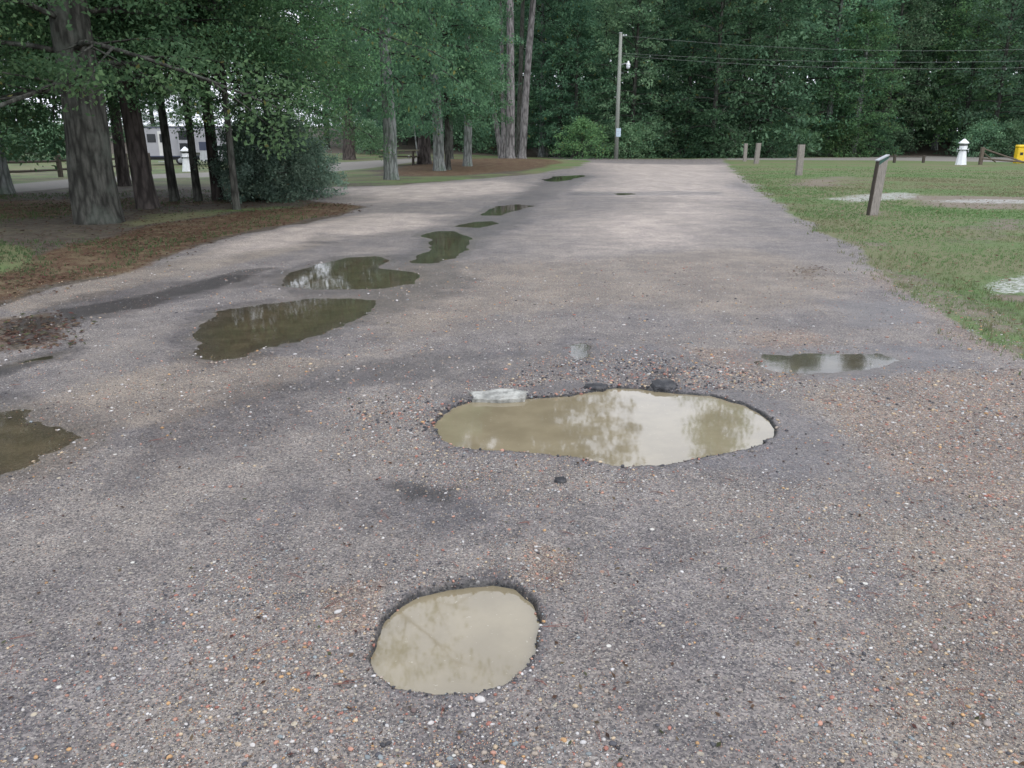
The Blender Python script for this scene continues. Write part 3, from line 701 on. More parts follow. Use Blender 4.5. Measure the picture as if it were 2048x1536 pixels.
# broken slabs round the large pothole
def chunk(px0, px1, py0, py1, th, mat, label, cat='rubble', seed=0):
    (xa, ya), (xb, yb) = at(px0, (py0+py1)/2), at(px1, (py0+py1)/2)
    y0 = at(px0, py1)[1]; y1 = at(px0, py0)[1]
    cxx = (xa+xb)/2; cyy = (y0+y1)/2; hx = (xb-xa)/2; hy = max(0.02, (y1-y0)/2)
    rs = random.Random(seed); n = 16; vs = []; fs = []
    z0 = hz(cxx, y1+0.02)
    for lev, (zz, k) in enumerate(((-0.03, 1.0), (th*0.6, 1.0), (th, 0.88))):
        rs2 = random.Random(seed)
        for i in range(n):
            t_ = 2*math.pi*i/n; q = rs2.uniform(0.8, 1.12)*k
            ct, st = math.cos(t_), math.sin(t_)
            ct = math.copysign(abs(ct)**0.7, ct); st = math.copysign(abs(st)**0.7, st)
            vs.append((hx*q*ct, hy*q*st, zz+rs.uniform(-0.004, 0.004)*(lev > 0)))
    for l in range(2):
        for i in range(n):
            a = l*n+i; b_ = l*n+(i+1) % n; fs.append((a, b_, b_+n, a+n))
    vs.append((0, 0, th+0.002)); c_ = len(vs)-1
    for i in range(n): fs.append((2*n+i, 2*n+(i+1) % n, c_))
    fs.append(tuple(range(n-1, -1, -1)))
    mb = MB().add(vs, fs); o = mb.build('slab_fragment', mat)
    o.location = (cxx, cyy, z0); o.rotation_euler = (0.05, 0, rs.uniform(-0.05, 0.05))
    return tag(o, label, cat)
chunk(938, 1062, 784, 802, 0.020, M['concrete'], 'long pale slab fragment on the far rim of the large pothole', seed=3)
chunk(1303, 1352, 766, 782, 0.028, M['asphalt'], 'dark upturned asphalt lump on the far rim of the large pothole', seed=5)
chunk(1168, 1216, 770, 780, 0.014, M['asphalt'], 'thin black asphalt shard between the pale slab and the dark lump', seed=8)
chunk(1108, 1134, 955, 964, 0.010, M['asphalt'], 'small dark asphalt bit on the near side of the large pothole', seed=9)

# ------------------------------------------------------------------ lawn grass, litter, needles
def blades(name, x, y, z, h, w, col_, mat, parent=None, per=3):
    n = len(x)*per; x = np.repeat(x, per)+rng.normal(0, 0.012, n); y = np.repeat(y, per)+rng.normal(0, 0.012, n); z = np.repeat(z, per)
    h = np.repeat(h, per)*rng.uniform(0.6, 1.3, n); w = np.repeat(w, per); a = rng.uniform(0, 6.283, n); ln = rng.uniform(0.1, 0.9, n)*h; b_ = rng.uniform(0, 6.283, n)
    V = np.zeros((n, 3, 3)); V[:,0] = np.stack([x-w*np.cos(a), y-w*np.sin(a), z-0.005], -1); V[:,1] = np.stack([x+w*np.cos(a), y+w*np.sin(a), z-0.005], -1)
    V[:,2] = np.stack([x+ln*np.cos(b_), y+ln*np.sin(b_), z+h], -1)
    me = npmesh(name, V.reshape(-1, 3), np.arange(n*3).reshape(n, 3)); vcol(me, 'scol', np.repeat(np.repeat(col_, per, 0)*rng.uniform(0.7, 1.25, (n, 1)), 3, 0))
    return link(name, me, mat, parent)
t = NT('grass_blades'); t.base(t.attr('scol', 'Color'), 0.7, 0.2)
tr = t.node('ShaderNodeBsdfTranslucent'); t.l.new(t.attr('scol', 'Color'), tr.inputs['Color']); mx = t.node('ShaderNodeMixShader'); mx.inputs[0].default_value = 0.45
t.l.new(t.bsdf.outputs[0], mx.inputs[1]); t.l.new(tr.outputs[0], mx.inputs[2]); t.l.new(mx.outputs[0], t.out.inputs['Surface']); M['blade'] = t.m
def lawn_pts(n, r0, r1, a0, a1):
    r = np.sqrt(r0*r0+(r1*r1-r0*r0)*rng.random(n)**2.0); a = rng.uniform(a0, a1, n); return r*np.sin(a), r*np.cos(a)
x, y = lawn_pts(170000, 6.0, 62, 0.12, 0.74)
d = sdf(Proad, x, y, 5); ba = area('bare', x, y); wh_ = area('white', x, y); nn = fbm(x, y, 0.7, 3, 31)
k = (d > 0.0+0.3*fbm(x, y, 1.5, 3, 33)) & (rng.random(len(x)) < (0.75+0.5*nn-0.75*ba-0.9*wh_)*sstep(66, 24, np.hypot(x, y))); x, y = x[k], y[k]
x, y = x[:70000], y[:70000]; z = terrain(x, y)
mx_ = sstep(-0.15, 0.35, fbm(x, y, 0.23, 3, 50))[:, None]
colr = np.array([0.145, 0.240, 0.095])*(1-mx_)+np.array([0.225, 0.220, 0.130])*mx_
rad_ = np.hypot(x, y)
gb = blades('grass', x, y, z, 0.022+0.014*rng.random(len(x)), 0.0022+0.00022*rad_, colr, M['blade'])
tag(gb, 'short patchy green and olive lawn grass right of the road', 'grass', kind='stuff')
# longer ragged fringe where the lawn meets the road, and dead leaves caught in the grass
x, y = lawn_pts(60000, 5.0, 40, 0.10, 0.74); d = sdf(Proad, x, y, 5); nn = fbm(x, y, 1.3, 3, 131)
k = (d > -0.25+0.3*nn) & (d < 0.9) & (rng.random(len(x)) < 0.30+0.9*nn); x, y = x[k][:9000], y[k][:9000]; z, dm_, dc_ = height(x, y)
mx_ = rng.random(len(x))[:, None]; colr = np.array([0.12, 0.19, 0.075])*(1-mx_)+np.array([0.24, 0.21, 0.13])*mx_
gb = blades('grass', x, y, z, 0.025+0.035*rng.random(len(x)), 0.0025+0.0002*np.hypot(x, y), colr, M['blade'])
tag(gb, 'ragged grass fringe creeping over the right edge of the road', 'grass', kind='stuff')
LC0 = np.array([(0.20,0.13,0.08),(0.28,0.22,0.14),(0.13,0.08,0.05)])
# left: thin tufts
x, y = lawn_pts(30000, 5.5, 30, -0.74, -0.1)
d = sdf(Proad, x, y, 5); nn = fbm(x, y, 0.5, 3, 61)
gz = sdf(poly([(-200,510),(0,478),(110,520),(90,548),(0,556),(-200,590)]), x, y, 3) < 0
k = (d > 0.3) & (rng.random(len(x)) < 0.25+1.1*nn+1.0*gz); x, y = x[k], y[k]; z = terrain(x, y)
colr = np.array([[0.085, 0.135, 0.058]])*np.ones((len(x), 1)); rad_ = np.hypot(x, y)
gb = blades('grass', x, y, z, 0.03+0.03*rng.random(len(x)), 0.003+0.0002*rad_, colr, M['blade'])
tag(gb, 'thin dark grass tufts under the trees left of the road', 'grass', kind='stuff')
# fallen leaves: bent quads
def flakes(name, x, y, z, s, cols, lab, cat='leaves'):
    n = len(x); a = rng.uniform(0, 6.283, n); tl = rng.uniform(-0.5, 0.5, (n, 2)); V = np.zeros((n, 4, 3))
    for i, (u, v) in enumerate(((-1, 0), (0, -0.5), (1, 0), (0, 0.5))):
        lx = s*u; ly = s*v
        V[:, i, 0] = x+lx*np.cos(a)-ly*np.sin(a); V[:, i, 1] = y+lx*np.sin(a)+ly*np.cos(a)
        V[:, i, 2] = z+0.004+s*0.3+lx*tl[:, 0]*0.6+ly*tl[:, 1]
    me = npmesh(name, V.reshape(-1, 3), np.arange(n*4).reshape(n, 4))
    c_ = cols[rng.integers(0, len(cols), n)]*rng.uniform(0.6, 1.2, (n, 1)); vcol(me, 'scol', np.repeat(c_, 4, 0))
    return tag(link(name, me, M['blade']), lab, cat, kind='stuff')
LC = np.array([(0.11,0.062,0.042),(0.15,0.095,0.062),(0.075,0.048,0.036),(0.17,0.13,0.085),(0.13,0.06,0.05),(0.09,0.10,0.05)])
x, y = lawn_pts(3500, 6, 36, 0.12, 0.74); d = sdf(Proad, x, y, 3); k = d > 0; x, y = x[k], y[k]
flakes('fallen_leaves', x, y, terrain(x, y)+0.02, 0.012+0.016*rng.random(len(x))+0.0006*np.hypot(x, y), LC0, 'scattered dead leaves lying on the lawn grass')
def litter_pts(n, r0, r1, a0, a1, p0=0.0):
    x, y = lawn_pts(n, r0, r1, a0, a1); lf = area('litter', x, y); d = sdf(Proad, x, y, 3)
    k = rng.random(len(x)) < np.maximum(lf*(0.45+0.9*fbm(x, y, 1.1, 3, 77)), p0*(d > 0)); return x[k], y[k]
x, y = litter_pts(110000, 5, 30, -0.74, 0.0, 0.14); x, y = x[:34000], y[:34000]; z, _, _ = height(x, y)
flakes('fallen_leaves', x, y, z, 0.010+0.014*rng.random(len(x))+0.0006*np.hypot(x, y), LC, 'reddish brown leaf litter along the left verge under the trees')
x, y = litter_pts(60000, 4, 14, 0.1, 0.74); x, y = x[:9000], y[:9000]; z, dm_, dc_ = height(x, y); k = dc_ > 0; x, y, z = x[k], y[k], z[k]
flakes('fallen_leaves', x, y, z, 0.008+0.014*rng.random(len(x)), LC, 'brown leaf scraps along the right edge of the road')
x, y = samp(900, 1.6, 10); z, dm_, dc_ = height(x, y); k = (dm_ > 0.02) & (dc_ > 0); x, y, z = x[k], y[k], z[k]
flakes('fallen_leaves', x, y, z-0.002, 0.004+0.008*rng.random(len(x)), LC, 'tiny brown leaf crumbs scattered over the road')
mb = MB()
for i in range(70):
    if i < 10: px, py = ((1930,1420),(1905,1380),(1060,1050),(1035,1045),(1440,1165),(1700,1330),(1480,1240),(1990,1230),(600,1350),(1150,1070))[i]; X0, Y0 = at(px, py)
    else:
        xx, yy = samp(1, 1.7, 6); X0, Y0 = float(xx[0]), float(yy[0])
    a = random.uniform(0, 3.14); L = random.uniform(0.04, 0.09); zz = hz(X0, Y0)+0.003
    if zz < -0.008: continue
    for sgn in (-1, 1):
        a2 = a+sgn*0.09
        mb.tube([(X0, Y0, zz+0.002), (X0+L*0.5*math.cos(a2), Y0+L*0.5*math.sin(a2), zz+0.004), (X0+L*math.cos(a2+0.1), Y0+L*math.sin(a2+0.1), zz+0.002)], [0.0009, 0.0009, 0.0005], 3)
pn = mb.build('pine_needles', simple('dry_needle', (0.16, 0.06, 0.045), 0.7, 0.2)); tag(pn, 'dry red pine needles lying on the road surface', 'needles', kind='stuff')

# ------------------------------------------------------------------ trees
def leafmesh(name, C, rad, per, ls, aspect=0.55, flat=0.55, up=0.5):
    """C (n,3) clump centres, rad (n,), per leaves each"""
    n = len(C)*per; cen = np.repeat(C, per, 0); rd = np.repeat(rad, per)
    g = rng.normal(size=(n, 3)); g /= np.linalg.norm(g, axis=1)[:, None]; rr_ = rng.random(n)**0.45
    P = cen+g*(rr_*rd)[:, None]*np.array([1, 1, flat])
    nrm = rng.normal(size=(n, 3))*0.8+g*0.5; nrm[:, 2] += up; nrm /= np.linalg.norm(nrm, axis=1)[:, None]
    u = np.cross(nrm, rng.normal(size=(n, 3))); u /= np.linalg.norm(u, axis=1)[:, None]; v = np.cross(nrm, u)
    s = ls*rng.uniform(0.6, 1.25, n)[:, None]
    V = np.stack([P-u*s*0.5, P-v*s*0.5*aspect+u*s*0.05-nrm*s*0.08, P+u*s*0.5, P+v*s*0.5*aspect+u*s*0.05-nrm*s*0.08], 1)
    me = npmesh(name, V.reshape(-1, 3), np.arange(n*4).reshape(n, 4))
    vattr(me, 'rnd', np.repeat(rng.random(n), 4)); vattr(me, 'clump', np.repeat(np.repeat(rng.random(len(C)), per), 4))
    return me
def crown(name, Hc, Rc, limbs, subs, per, ls, crad, prof, droop=0.25, rise=(0.0, 0.5), seed=1, keep_branches=True, cmult=1, up=0.5, flat=0.55):
    """crown built from real limbs: origin at the crown's base on the trunk axis"""
    rs = random.Random(seed); mb = MB(); C = []; Rd = []
    for i in range(limbs):
        f = (i+rs.random())/limbs; z0 = Hc*f*0.92; az = i*2.39996+rs.uniform(-0.4, 0.4)
        L = Rc*prof(f)*rs.uniform(0.75, 1.15); el = rise[0]+(rise[1]-rise[0])*f+rs.uniform(-0.12, 0.12)
        pts = []; seg = 6
        for k in range(seg+1):
            q = k/seg; rr_ = L*q*math.cos(el)
            zz = z0+L*q*math.sin(el)-droop*L*q*q*(1-f)
            a = az+0.25*math.sin(q*3+i)
            pts.append(Vector((rr_*math.cos(a), rr_*math.sin(a), zz)))
        mb.tube(pts, [max(0.010, 0.013*L*(1-0.85*k/seg)) for k in range(seg+1)], 5, False)
        for j in range(subs):
            q = 0.12+0.88*(j+rs.random())/subs; k = min(seg-1, int(q*seg)); p = pts[k].lerp(pts[k+1], q*seg-k)
            d = (pts[k+1]-pts[k]).normalized(); sd_ = Vector((-d.y, d.x, 0))*(1 if j % 2 else -1)
            d2 = (d*0.5+sd_*rs.uniform(0.3, 1.1)+Vector((0, 0, rs.uniform(-0.35, 0.35)))).normalized()
            l2 = L*rs.uniform(0.18, 0.42)*(1.2-0.5*q); e = p+d2*l2+Vector((0, 0, -0.12*l2))
            mb.tube([p, p.lerp(e, 0.5)+Vector((0, 0, 0.04*l2)), e], [0.008*L*0.6+0.006, 0.008, 0.004], 3, False)
            for m in range(cmult):
                w = 0.35+0.65*(m+1)/cmult; C.append(p.lerp(e, w)+Vector((rs.uniform(-1, 1), rs.uniform(-1, 1), rs.uniform(-.6, .6)))*crad*0.5); Rd.append(crad*rs.uniform(0.6, 1.25))
    me = leafmesh(name, np.array([c[:] for c in C]), np.array(Rd), per, ls, flat=flat, up=up)
    return me, mb.mesh('branches', True)
round_ = lambda f: (0.55+0.45*math.sin(math.pi*min(1, f*1.1+0.25)))*(1 if f < 0.75 else max(0.15, (1-f)*4))
skirt = lambda f: max(0.12, 1.0-0.85*f**1.6)
tall = lambda f: max(0.12, math.sin(math.pi*(0.22+0.76*f))**0.7)
T = {}
T['oakA'] = crown('crown', 10, 5.2, 46, 9, 80, 0.092, 0.62, skirt, 0.32, (0.12, 0.7), 3, cmult=3)
T['oakB'] = crown('crown', 11, 4.6, 46, 9, 80, 0.092, 0.62, skirt, 0.36, (0.15, 0.8), 14, cmult=3)
T['oakT'] = crown('crown', 13, 5.5, 46, 8, 34, 0.12, 0.62, tall, 0.2, (0.0, 0.8), 33, cmult=2)
T['midA'] = crown('crown', 14, 5.0, 50, 8, 46, 0.19, 0.75, tall, 0.35, (0.0, 0.8), 5, cmult=2)
T['midB'] = crown('crown', 15, 4.6, 50, 8, 46, 0.19, 0.75, tall, 0.30, (0.05, 0.8), 25, cmult=2)
T['woodA'] = crown('crown', 21, 5.2, 62, 7, 34, 0.30, 1.0, tall, 0.35, (-0.05, 0.9), 6, cmult=1)
T['woodB'] = crown('crown', 19, 5.6, 58, 7, 36, 0.30, 1.05, tall, 0.30, (0.0, 0.8), 16, cmult=1)
T['woodC'] = crown('crown', 23, 4.8, 66, 7, 32, 0.28, 0.95, skirt, 0.40, (0.0, 0.7), 26, cmult=1)
T['shrub'] = crown('crown', 2.4, 1.75, 30, 7, 52, 0.11, 0.36, round_, 0.15, (-0.05, 1.1), 7, cmult=2, flat=0.9)
T['under'] = crown('crown', 3.6, 2.6, 26, 6, 36, 0.20, 0.6, round_, 0.15, (0.0, 1.0), 8, cmult=1, flat=0.8)
T['pine'] = crown('crown', 9, 4.0, 26, 6, 60, 0.26, 0.75, tall, 0.0, (0.1, 0.6), 9, cmult=1, up=0.2)
T['far'] = crown('crown', 15, 5.5, 40, 5, 14, 0.60, 1.3, tall, 0.3, (0, .8), 10, cmult=1)

def trunk_mesh(h, r, lean=(0, 0), flare=1.5, seed=0, n=14, curve=0.0):
    mb = MB(); pts = []; rads = []
    zs = [-0.15, 0.0, 0.12, 0.3, 0.6, 1.0, 1.6, 2.4, 3.4, 4.6, 6, 8, 10.5, 13.5, 17, 21, 26]
    zs = [z for z in zs if z < h]+[h]
    for z in zs:
        f = max(0, z)/h
        pts.append((lean[0]*z+curve*math.sin(f*5+seed)*f*2, lean[1]*z+curve*math.cos(f*4+seed)*f, z))
        rads.append(r*((1-0.75*f)+(flare-1)*math.exp(-max(0, z)/0.30)))
    mb.tube(pts, rads, n, True, 0.10); return mb.mesh('trunk', True), pts
def tree(name, xy, z, h, r, kind, cz, sc_=(1, 1, 1), lean=(0, 0), bk='bark_oak', lf='leaf_oak', label='', cat='tree', group=None, flare=1.25, rot=None, curve=0.0):
    root = empty(name, (xy[0], xy[1], z), label, cat, group)
    me, pts = trunk_mesh(h, r, lean, flare, random.random()*9, curve=curve); link('trunk', me, M[bk], root)
    if kind:
        lv, br = T[kind]; key = kind+lf
        if key not in T:
            m2 = lv.copy() if lv.materials else lv
            m2.materials.clear(); m2.materials.append(M[lf]); T[key] = m2
            if not br.materials: br.materials.append(M['bark_oak'])
        a = random.uniform(0, 6.28) if rot is None else rot
        off_ = (lean[0]*cz, lean[1]*cz, cz)
        for nm, mm in (('branches', br), ('crown', T[key])):
            o = bpy.data.objects.new(nm, mm); COL.objects.link(o); o.parent = root; o.location = off_; o.rotation_euler = (0, 0, a); o.scale = sc_
    return root
def ptree(px, py, w, h, kind, cz, label, toppx=None, topy=None, **kw):
    """tree whose trunk base stands at pixel px,py with trunk width w pixels"""
    xy = at(px, py); D = math.hypot(xy[1], 1.5)
    lean = kw.pop('lean', None)
    if lean is None: lean = (random.uniform(-0.015, 0.015), 0)
    return tree(kw.pop('name', 'oak_tree'), xy, hz(*xy), h, w/2/FPX*D, kind, cz, lean=lean, label=label, **kw)

# the near-left grove
ptree(8, 388, 34, 11, 'oakB', 2.5, 'grey oak cut by the left edge of the photo, beside the gravel path', lean=(-0.02, 0), bk='bark_pale')
ptree(200, 446, 84, 13, 'oakA', 2.35, 'thickest oak of the left grove, with a flared grey trunk', lean=(0.0, 0), flare=1.15, rot=2.45, sc_=(1.0, 1.0, 1.0))
ptree(250, 372, 22, 12, 'oakB', 3.4, 'shaded brown tree half hidden behind the thickest oak', bk='bark_brown', lf='leaf_mid')
ptree(297, 417, 38, 14, 'oakB', 3.3, 'leaning brown-barked tree just right of the thickest oak', lean=(-0.06, 0), bk='bark_brown')
ptree(350, 402, 17, 10, 'oakA', 3.7, 'slim dark tree directly in front of the camper', lean=(-0.03, 0), lf='leaf_mid')
ptree(397, 402, 15, 10, 'oakB', 3.7, 'slim straight tree just right of the white pedestal by the camper', lean=(-0.015, 0))
ptree(438, 400, 22, 12, 'oakA', 3.5, 'reddish brown tree between two slim grey ones in the left grove', lean=(-0.03, 0), bk='bark_brown')
ptree(474, 420, 14, 8, 'oakB', 2.7, 'thin grey tree at the left edge of the holly bush', lean=(-0.01, 0), sc_=(0.75, 0.75, 0.8))
ptree(512, 398, 13, 8, 'oakA', 2.6, 'pale thin tree rising through the holly bush', bk='bark_pale', sc_=(0.7, 0.7, 0.8))
ptree(556, 396, 14, 17, 'oakT', 5.0, 'spindly tree leaning left behind the holly bush', lean=(-0.05, 0), bk='bark_pale', sc_=(1.15, 1.15, 1.05), lf='leaf_oak')
for px, py, s_, lab in ((560, 400, (0.82, 0.75, 0.82), 'large grey-green holly bush at the corner of the left grove'), (618, 392, (0.6, 0.6, 0.58), 'lower holly bush on the roadside flank of the large one'), (505, 402, (0.6, 0.6, 0.75), 'small dark bush between the thin grey tree and the large holly')):
    xy = at(px, py); tree('holly_bush', xy, hz(*xy), 1.2, 0.035, 'shrub', 0.15, s_, bk='bark_oak', lf='leaf_holly', label=lab, cat='bush', flare=1.1)
# middle trees on the island
ptree(700, 321, 24, 20, 'woodC', 4.5, 'tall dark pine trunk standing left of the picnic table', name='pine_tree', bk='bark_brown', lf='leaf_mid', lean=(0.0, 0), sc_=(0.45, 0.45, 0.8))
ptree(784, 359, 27, 21, 'midA', 3.6, 'grey tree in a green verge in front of the picnic table', lean=(-0.01, 0), bk='bark_pale', sc_=(0.78, 0.78, 1.25), lf='leaf_mid')
ptree(850, 332, 26, 17, 'midB', 3.4, 'wide black-looking trunk right of the picnic table', bk='bark_brown', lf='leaf_mid', sc_=(0.8, 0.8, 1))
ptree(880, 342, 22, 17, 'midA', 3.3, 'grey trunk in front of the wide black-looking one', lean=(-0.03, 0), lf='leaf_mid', bk='bark_pale', sc_=(0.8, 0.8, 1))
ptree(897, 340, 11, 13, 'midB', 3.6, 'slim trunk touching the right side of the grey trunk by the table', lf='leaf_mid', sc_=(0.8, 0.8, 0.8))
ptree(936, 335, 17, 15, 'midA', 3.8, 'single straight trunk between the table trees and the pine clump', bk='bark_pale', lf='leaf_mid', sc_=(0.6, 0.6, 0.95))
ptree(903, 322, 9, 13, 'midB', 3.6, 'thin grey tree seen behind the slim trunk and the pine clump', lf='leaf_mid', sc_=(0.8, 0.8, 0.8))
xy = at(846, 326); o = MB().tube([(0.15, 0, 0), (0, 0, 1.5), (-0.15, 0, 3.6)], [0.06, 0.05, 0.02], 6).build('dead_sapling', M['bark_pale']); o.location = (xy[0]-0.3, xy[1]-2, hz(*xy)); tag(o, 'thin bleached bare stem leaning by the dark trunk near the table', 'sapling')
# pine clump; two crowns widened above the view to fill the pothole reflection
for px, py, w, lx, h, cz, lab, cv in ((1003, 319, 10, -0.16, 16, 9.5, 'left leaning stem of the pale pine clump', 0.0), (1008, 317, 10, -0.02, 19, 13, 'second pine of the clump, just behind the thickest one', 0.0), (1021, 320, 18, 0.0, 26, 17, 'thickest and straightest pale pine of the clump', 0.06), (1036, 316, 11, 0.03, 22, 15, 'dark rear pine of the clump in the shade of its neighbour', 0.0), (1045, 318, 15, 0.055, 25, 16, 'right-hand pale pine of the clump, bending to the right', 0.25)):
    xy = at(px, py); tree('pine_tree', xy, hz(*xy), h*1.35, w/2/FPX*math.hypot(*xy), 'pine', cz*1.45, ((3.0, 3.0, 1.35) if px > 1040 else (2.2, 2.2, 1.35) if px == 1021 else (1.5, 1.5, 1.35)), (lx, 0), 'bark_pine' if 'dark' not in lab else 'bark_oak', 'leaf_pine', lab, flare=1.35, curve=cv)  # rear pine's shade is put into its colour by the darker bark
mb = MB(); xy = at(1004, 320)

# forest edge: every tree of the front row
FE = [ # px, distance, kind, crown z, scale, leaf, label
 (1085, 84, 'woodB', 2.2, 0.95, 'leaf_mid', 'blue-green tree just right of the pale pine clump'),
 (1118, 82, 'woodA', 3.2, 0.8, 'leaf_mid', 'slim-trunked tree above the roadside bushes left of the utility pole'),
 (1150, 80, 'woodB', 1.8, 0.62, 'leaf_mid', 'smaller leafy tree left of the utility pole'),
 (1205, 88, 'woodC', 1.0, 1.0, 'leaf_wood', 'dark tall tree right behind the utility pole'),
 (1262, 80, 'woodA', 0.3, 0.85, 'leaf_wood', 'dark bushy tree below the street lamp'),
 (1318, 84, 'woodB', 0.5, 1.0, 'leaf_wood', 'broad dark tree over the far end of the road'),
 (1372, 80, 'woodC', 0.4, 0.95, 'leaf_mid', 'tree with bluish foliage at the right corner of the road end'),
 (1425, 77, 'woodA', 0.3, 0.90, 'leaf_mid', 'rounded tree left of the two farthest marker posts'),
 (1480, 82, 'woodC', 0.4, 1.0, 'leaf_wood', 'tree behind the two farthest marker posts'),
 (1535, 79, 'woodC', 0.5, 0.90, 'leaf_mid', 'tree between the farthest posts and the middle marker post'),
 (1592, 86, 'woodA', 2.6, 1.0, 'leaf_wood', 'dark hollow-crowned tree behind the middle marker post'),
 (1652, 84, 'woodB', 4.2, 1.05, 'leaf_mid', 'forked pale-trunked tree standing clear at the forest edge'),
 (1708, 82, 'woodB', 0.5, 0.72, 'leaf_light', 'bright green tree right of the forked pale trunk'),
 (1765, 88, 'woodC', 2.8, 1.0, 'leaf_wood', 'dark tree directly behind the leaning marker post'),
 (1820, 92, 'woodA', 3.6, 1.0, 'leaf_mid', 'high-crowned tree over the shaded bank right of the leaning post'),
 (1870, 94, 'woodB', 4.4, 1.0, 'leaf_wood', 'tree with a bare pale trunk left of the right white pedestal'),
 (1925, 88, 'woodC', 3.0, 0.95, 'leaf_light', 'light green crown above the right white pedestal'),
 (1985, 84, 'woodA', 0.6, 0.95, 'leaf_wood', 'brownish dark tree behind the broken rail fence'),
 (2045, 86, 'woodB', 0.5, 1.0, 'leaf_mid', 'tree at the right photo edge behind the yellow pedestal'),
 (955, 92, 'woodC', 1.6, 1.0, 'leaf_wood', 'dark tree behind the single straight trunk and the pine clump'),
 (880, 88, 'woodA', 1.8, 1.0, 'leaf_wood', 'dark tree behind the trunks right of the picnic table'),
 (810, 94, 'woodB', 2.2, 0.95, 'leaf_wood', 'dark tree behind the picnic table'),
 (742, 86, 'midA', 0.5, 0.5, 'leaf_mid', 'mid green tree seen between the tall dark pine and the table tree'),
 (655, 90, 'woodC', 1.0, 0.5, 'leaf_mid', 'far tree behind the holly bush, left of the tall dark pine'),
 (580, 96, 'woodB', 0.5, 0.55, 'leaf_wood', 'far low tree behind the large holly bush'),
 (505, 98, 'woodA', 0.5, 0.50, 'leaf_mid', 'far low tree seen right of the camper'),
 (310, 92, 'midB', 0.2, 0.62, 'leaf_wood', 'far dark tree rising behind the camper roof'),
 (385, 92, 'midA', 0.1, 0.50, 'leaf_wood', 'far dark tree behind the white pedestal and the camper'),
 (245, 96, 'midB', 0.1, 0.45, 'leaf_wood', 'far low tree behind the leaning brown-barked tree'),
 (185, 92, 'midA', 0.1, 0.28, 'leaf_wood', 'far low tree behind the thickest oak'),
 (95, 84, 'midB', 0.1, 0.31, 'leaf_wood', 'far dark bushy tree beyond the left rail fence'),
 (20, 80, 'midA', 0.1, 0.33, 'leaf_wood', 'far bushy tree at the left photo edge'),
]
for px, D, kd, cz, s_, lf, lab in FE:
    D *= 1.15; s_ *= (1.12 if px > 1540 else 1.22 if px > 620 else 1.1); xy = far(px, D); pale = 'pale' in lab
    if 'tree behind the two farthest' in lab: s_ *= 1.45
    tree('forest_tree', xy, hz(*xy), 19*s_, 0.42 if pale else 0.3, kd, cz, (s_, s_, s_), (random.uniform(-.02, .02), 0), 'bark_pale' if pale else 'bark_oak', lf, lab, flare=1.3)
# outside the frame, both sides
for i, (x_, y_, kd, s_) in enumerate(((-62, 70, 'woodA', 0.8), (-70, 58, 'woodB', 0.8), (-48, 76, 'midA', 1), (-24, 20, 'oakA', 1.2), (-20, 14, 'oakB', 1.2), (-17, 24, 'midA', 1), (-26, 32, 'midB', 1), (68, 78, 'woodC', 1), (76, 68, 'woodA', 1), (84, 60, 'woodB', 1), (60, 86, 'woodB', 1))):
    tree('forest_tree', (x_, y_), hz(x_, y_), 16*s_, 0.35, kd, 2.5, (s_,)*3, label='leafy tree of the surrounding wood just outside the photo', group='trees outside the frame', lf='leaf_mid')
# understorey shrubs along the forest foot
US = [(1165,72,0.9,'yellow-green bush at the road bend left of the utility pole','leaf_light'),(1210,76,0.8,'dark bush at the foot of the utility pole','leaf_wood'),(1262,75,0.8,'dark bush just right of the utility pole','leaf_wood'),(1300,77,0.9,'low dark bush at the far road end','leaf_wood'),(1405,76,0.8,'bush at the right corner of the far road end','leaf_mid'),(1455,75,0.75,'bush left of the farthest marker post','leaf_wood'),(1540,75,0.8,'bush right of the two farthest marker posts','leaf_mid'),(1600,80,0.7,'dark bush behind the middle marker post','leaf_wood'),(1630,82,0.6,'bush at the left foot of the forked pale trunk','leaf_wood'),(1690,80,0.9,'bush at the right foot of the forked pale trunk','leaf_light'),(1740,82,0.9,'bush left of the leaning marker post top','leaf_mid'),(1790,86,0.8,'bush on the dark bank right of the leaning post','leaf_wood'),(1965,80,0.9,'dark bush behind the broken fence post','leaf_wood'),(2020,80,0.9,'bush behind the yellow pedestal','leaf_wood'),(1130,82,0.7,'low bush under the slim-trunked tree','leaf_mid'),(960,84,0.8,'shaded bush behind the single straight trunk','leaf_wood'),(740,78,0.8,'shaded bush behind the picnic table left end','leaf_wood'),(60,64,0.8,'dark bush beyond the left rail fence','leaf_wood'),(120,62,0.75,'dark bush left of the thickest oak trunk','leaf_wood'),(0,66,0.9,'dark bush at the far left photo edge','leaf_wood')]
for px, D, s_, lab, lf in US:
    D *= 1.17; s_ *= 1.25; xy = far(px, D); tree('bush', xy, hz(*xy), 1.5*s_, 0.05, 'under', 0.05, (s_, s_, s_*0.9), bk='bark_oak', lf=lf, label=lab, cat='bush', flare=1.1)
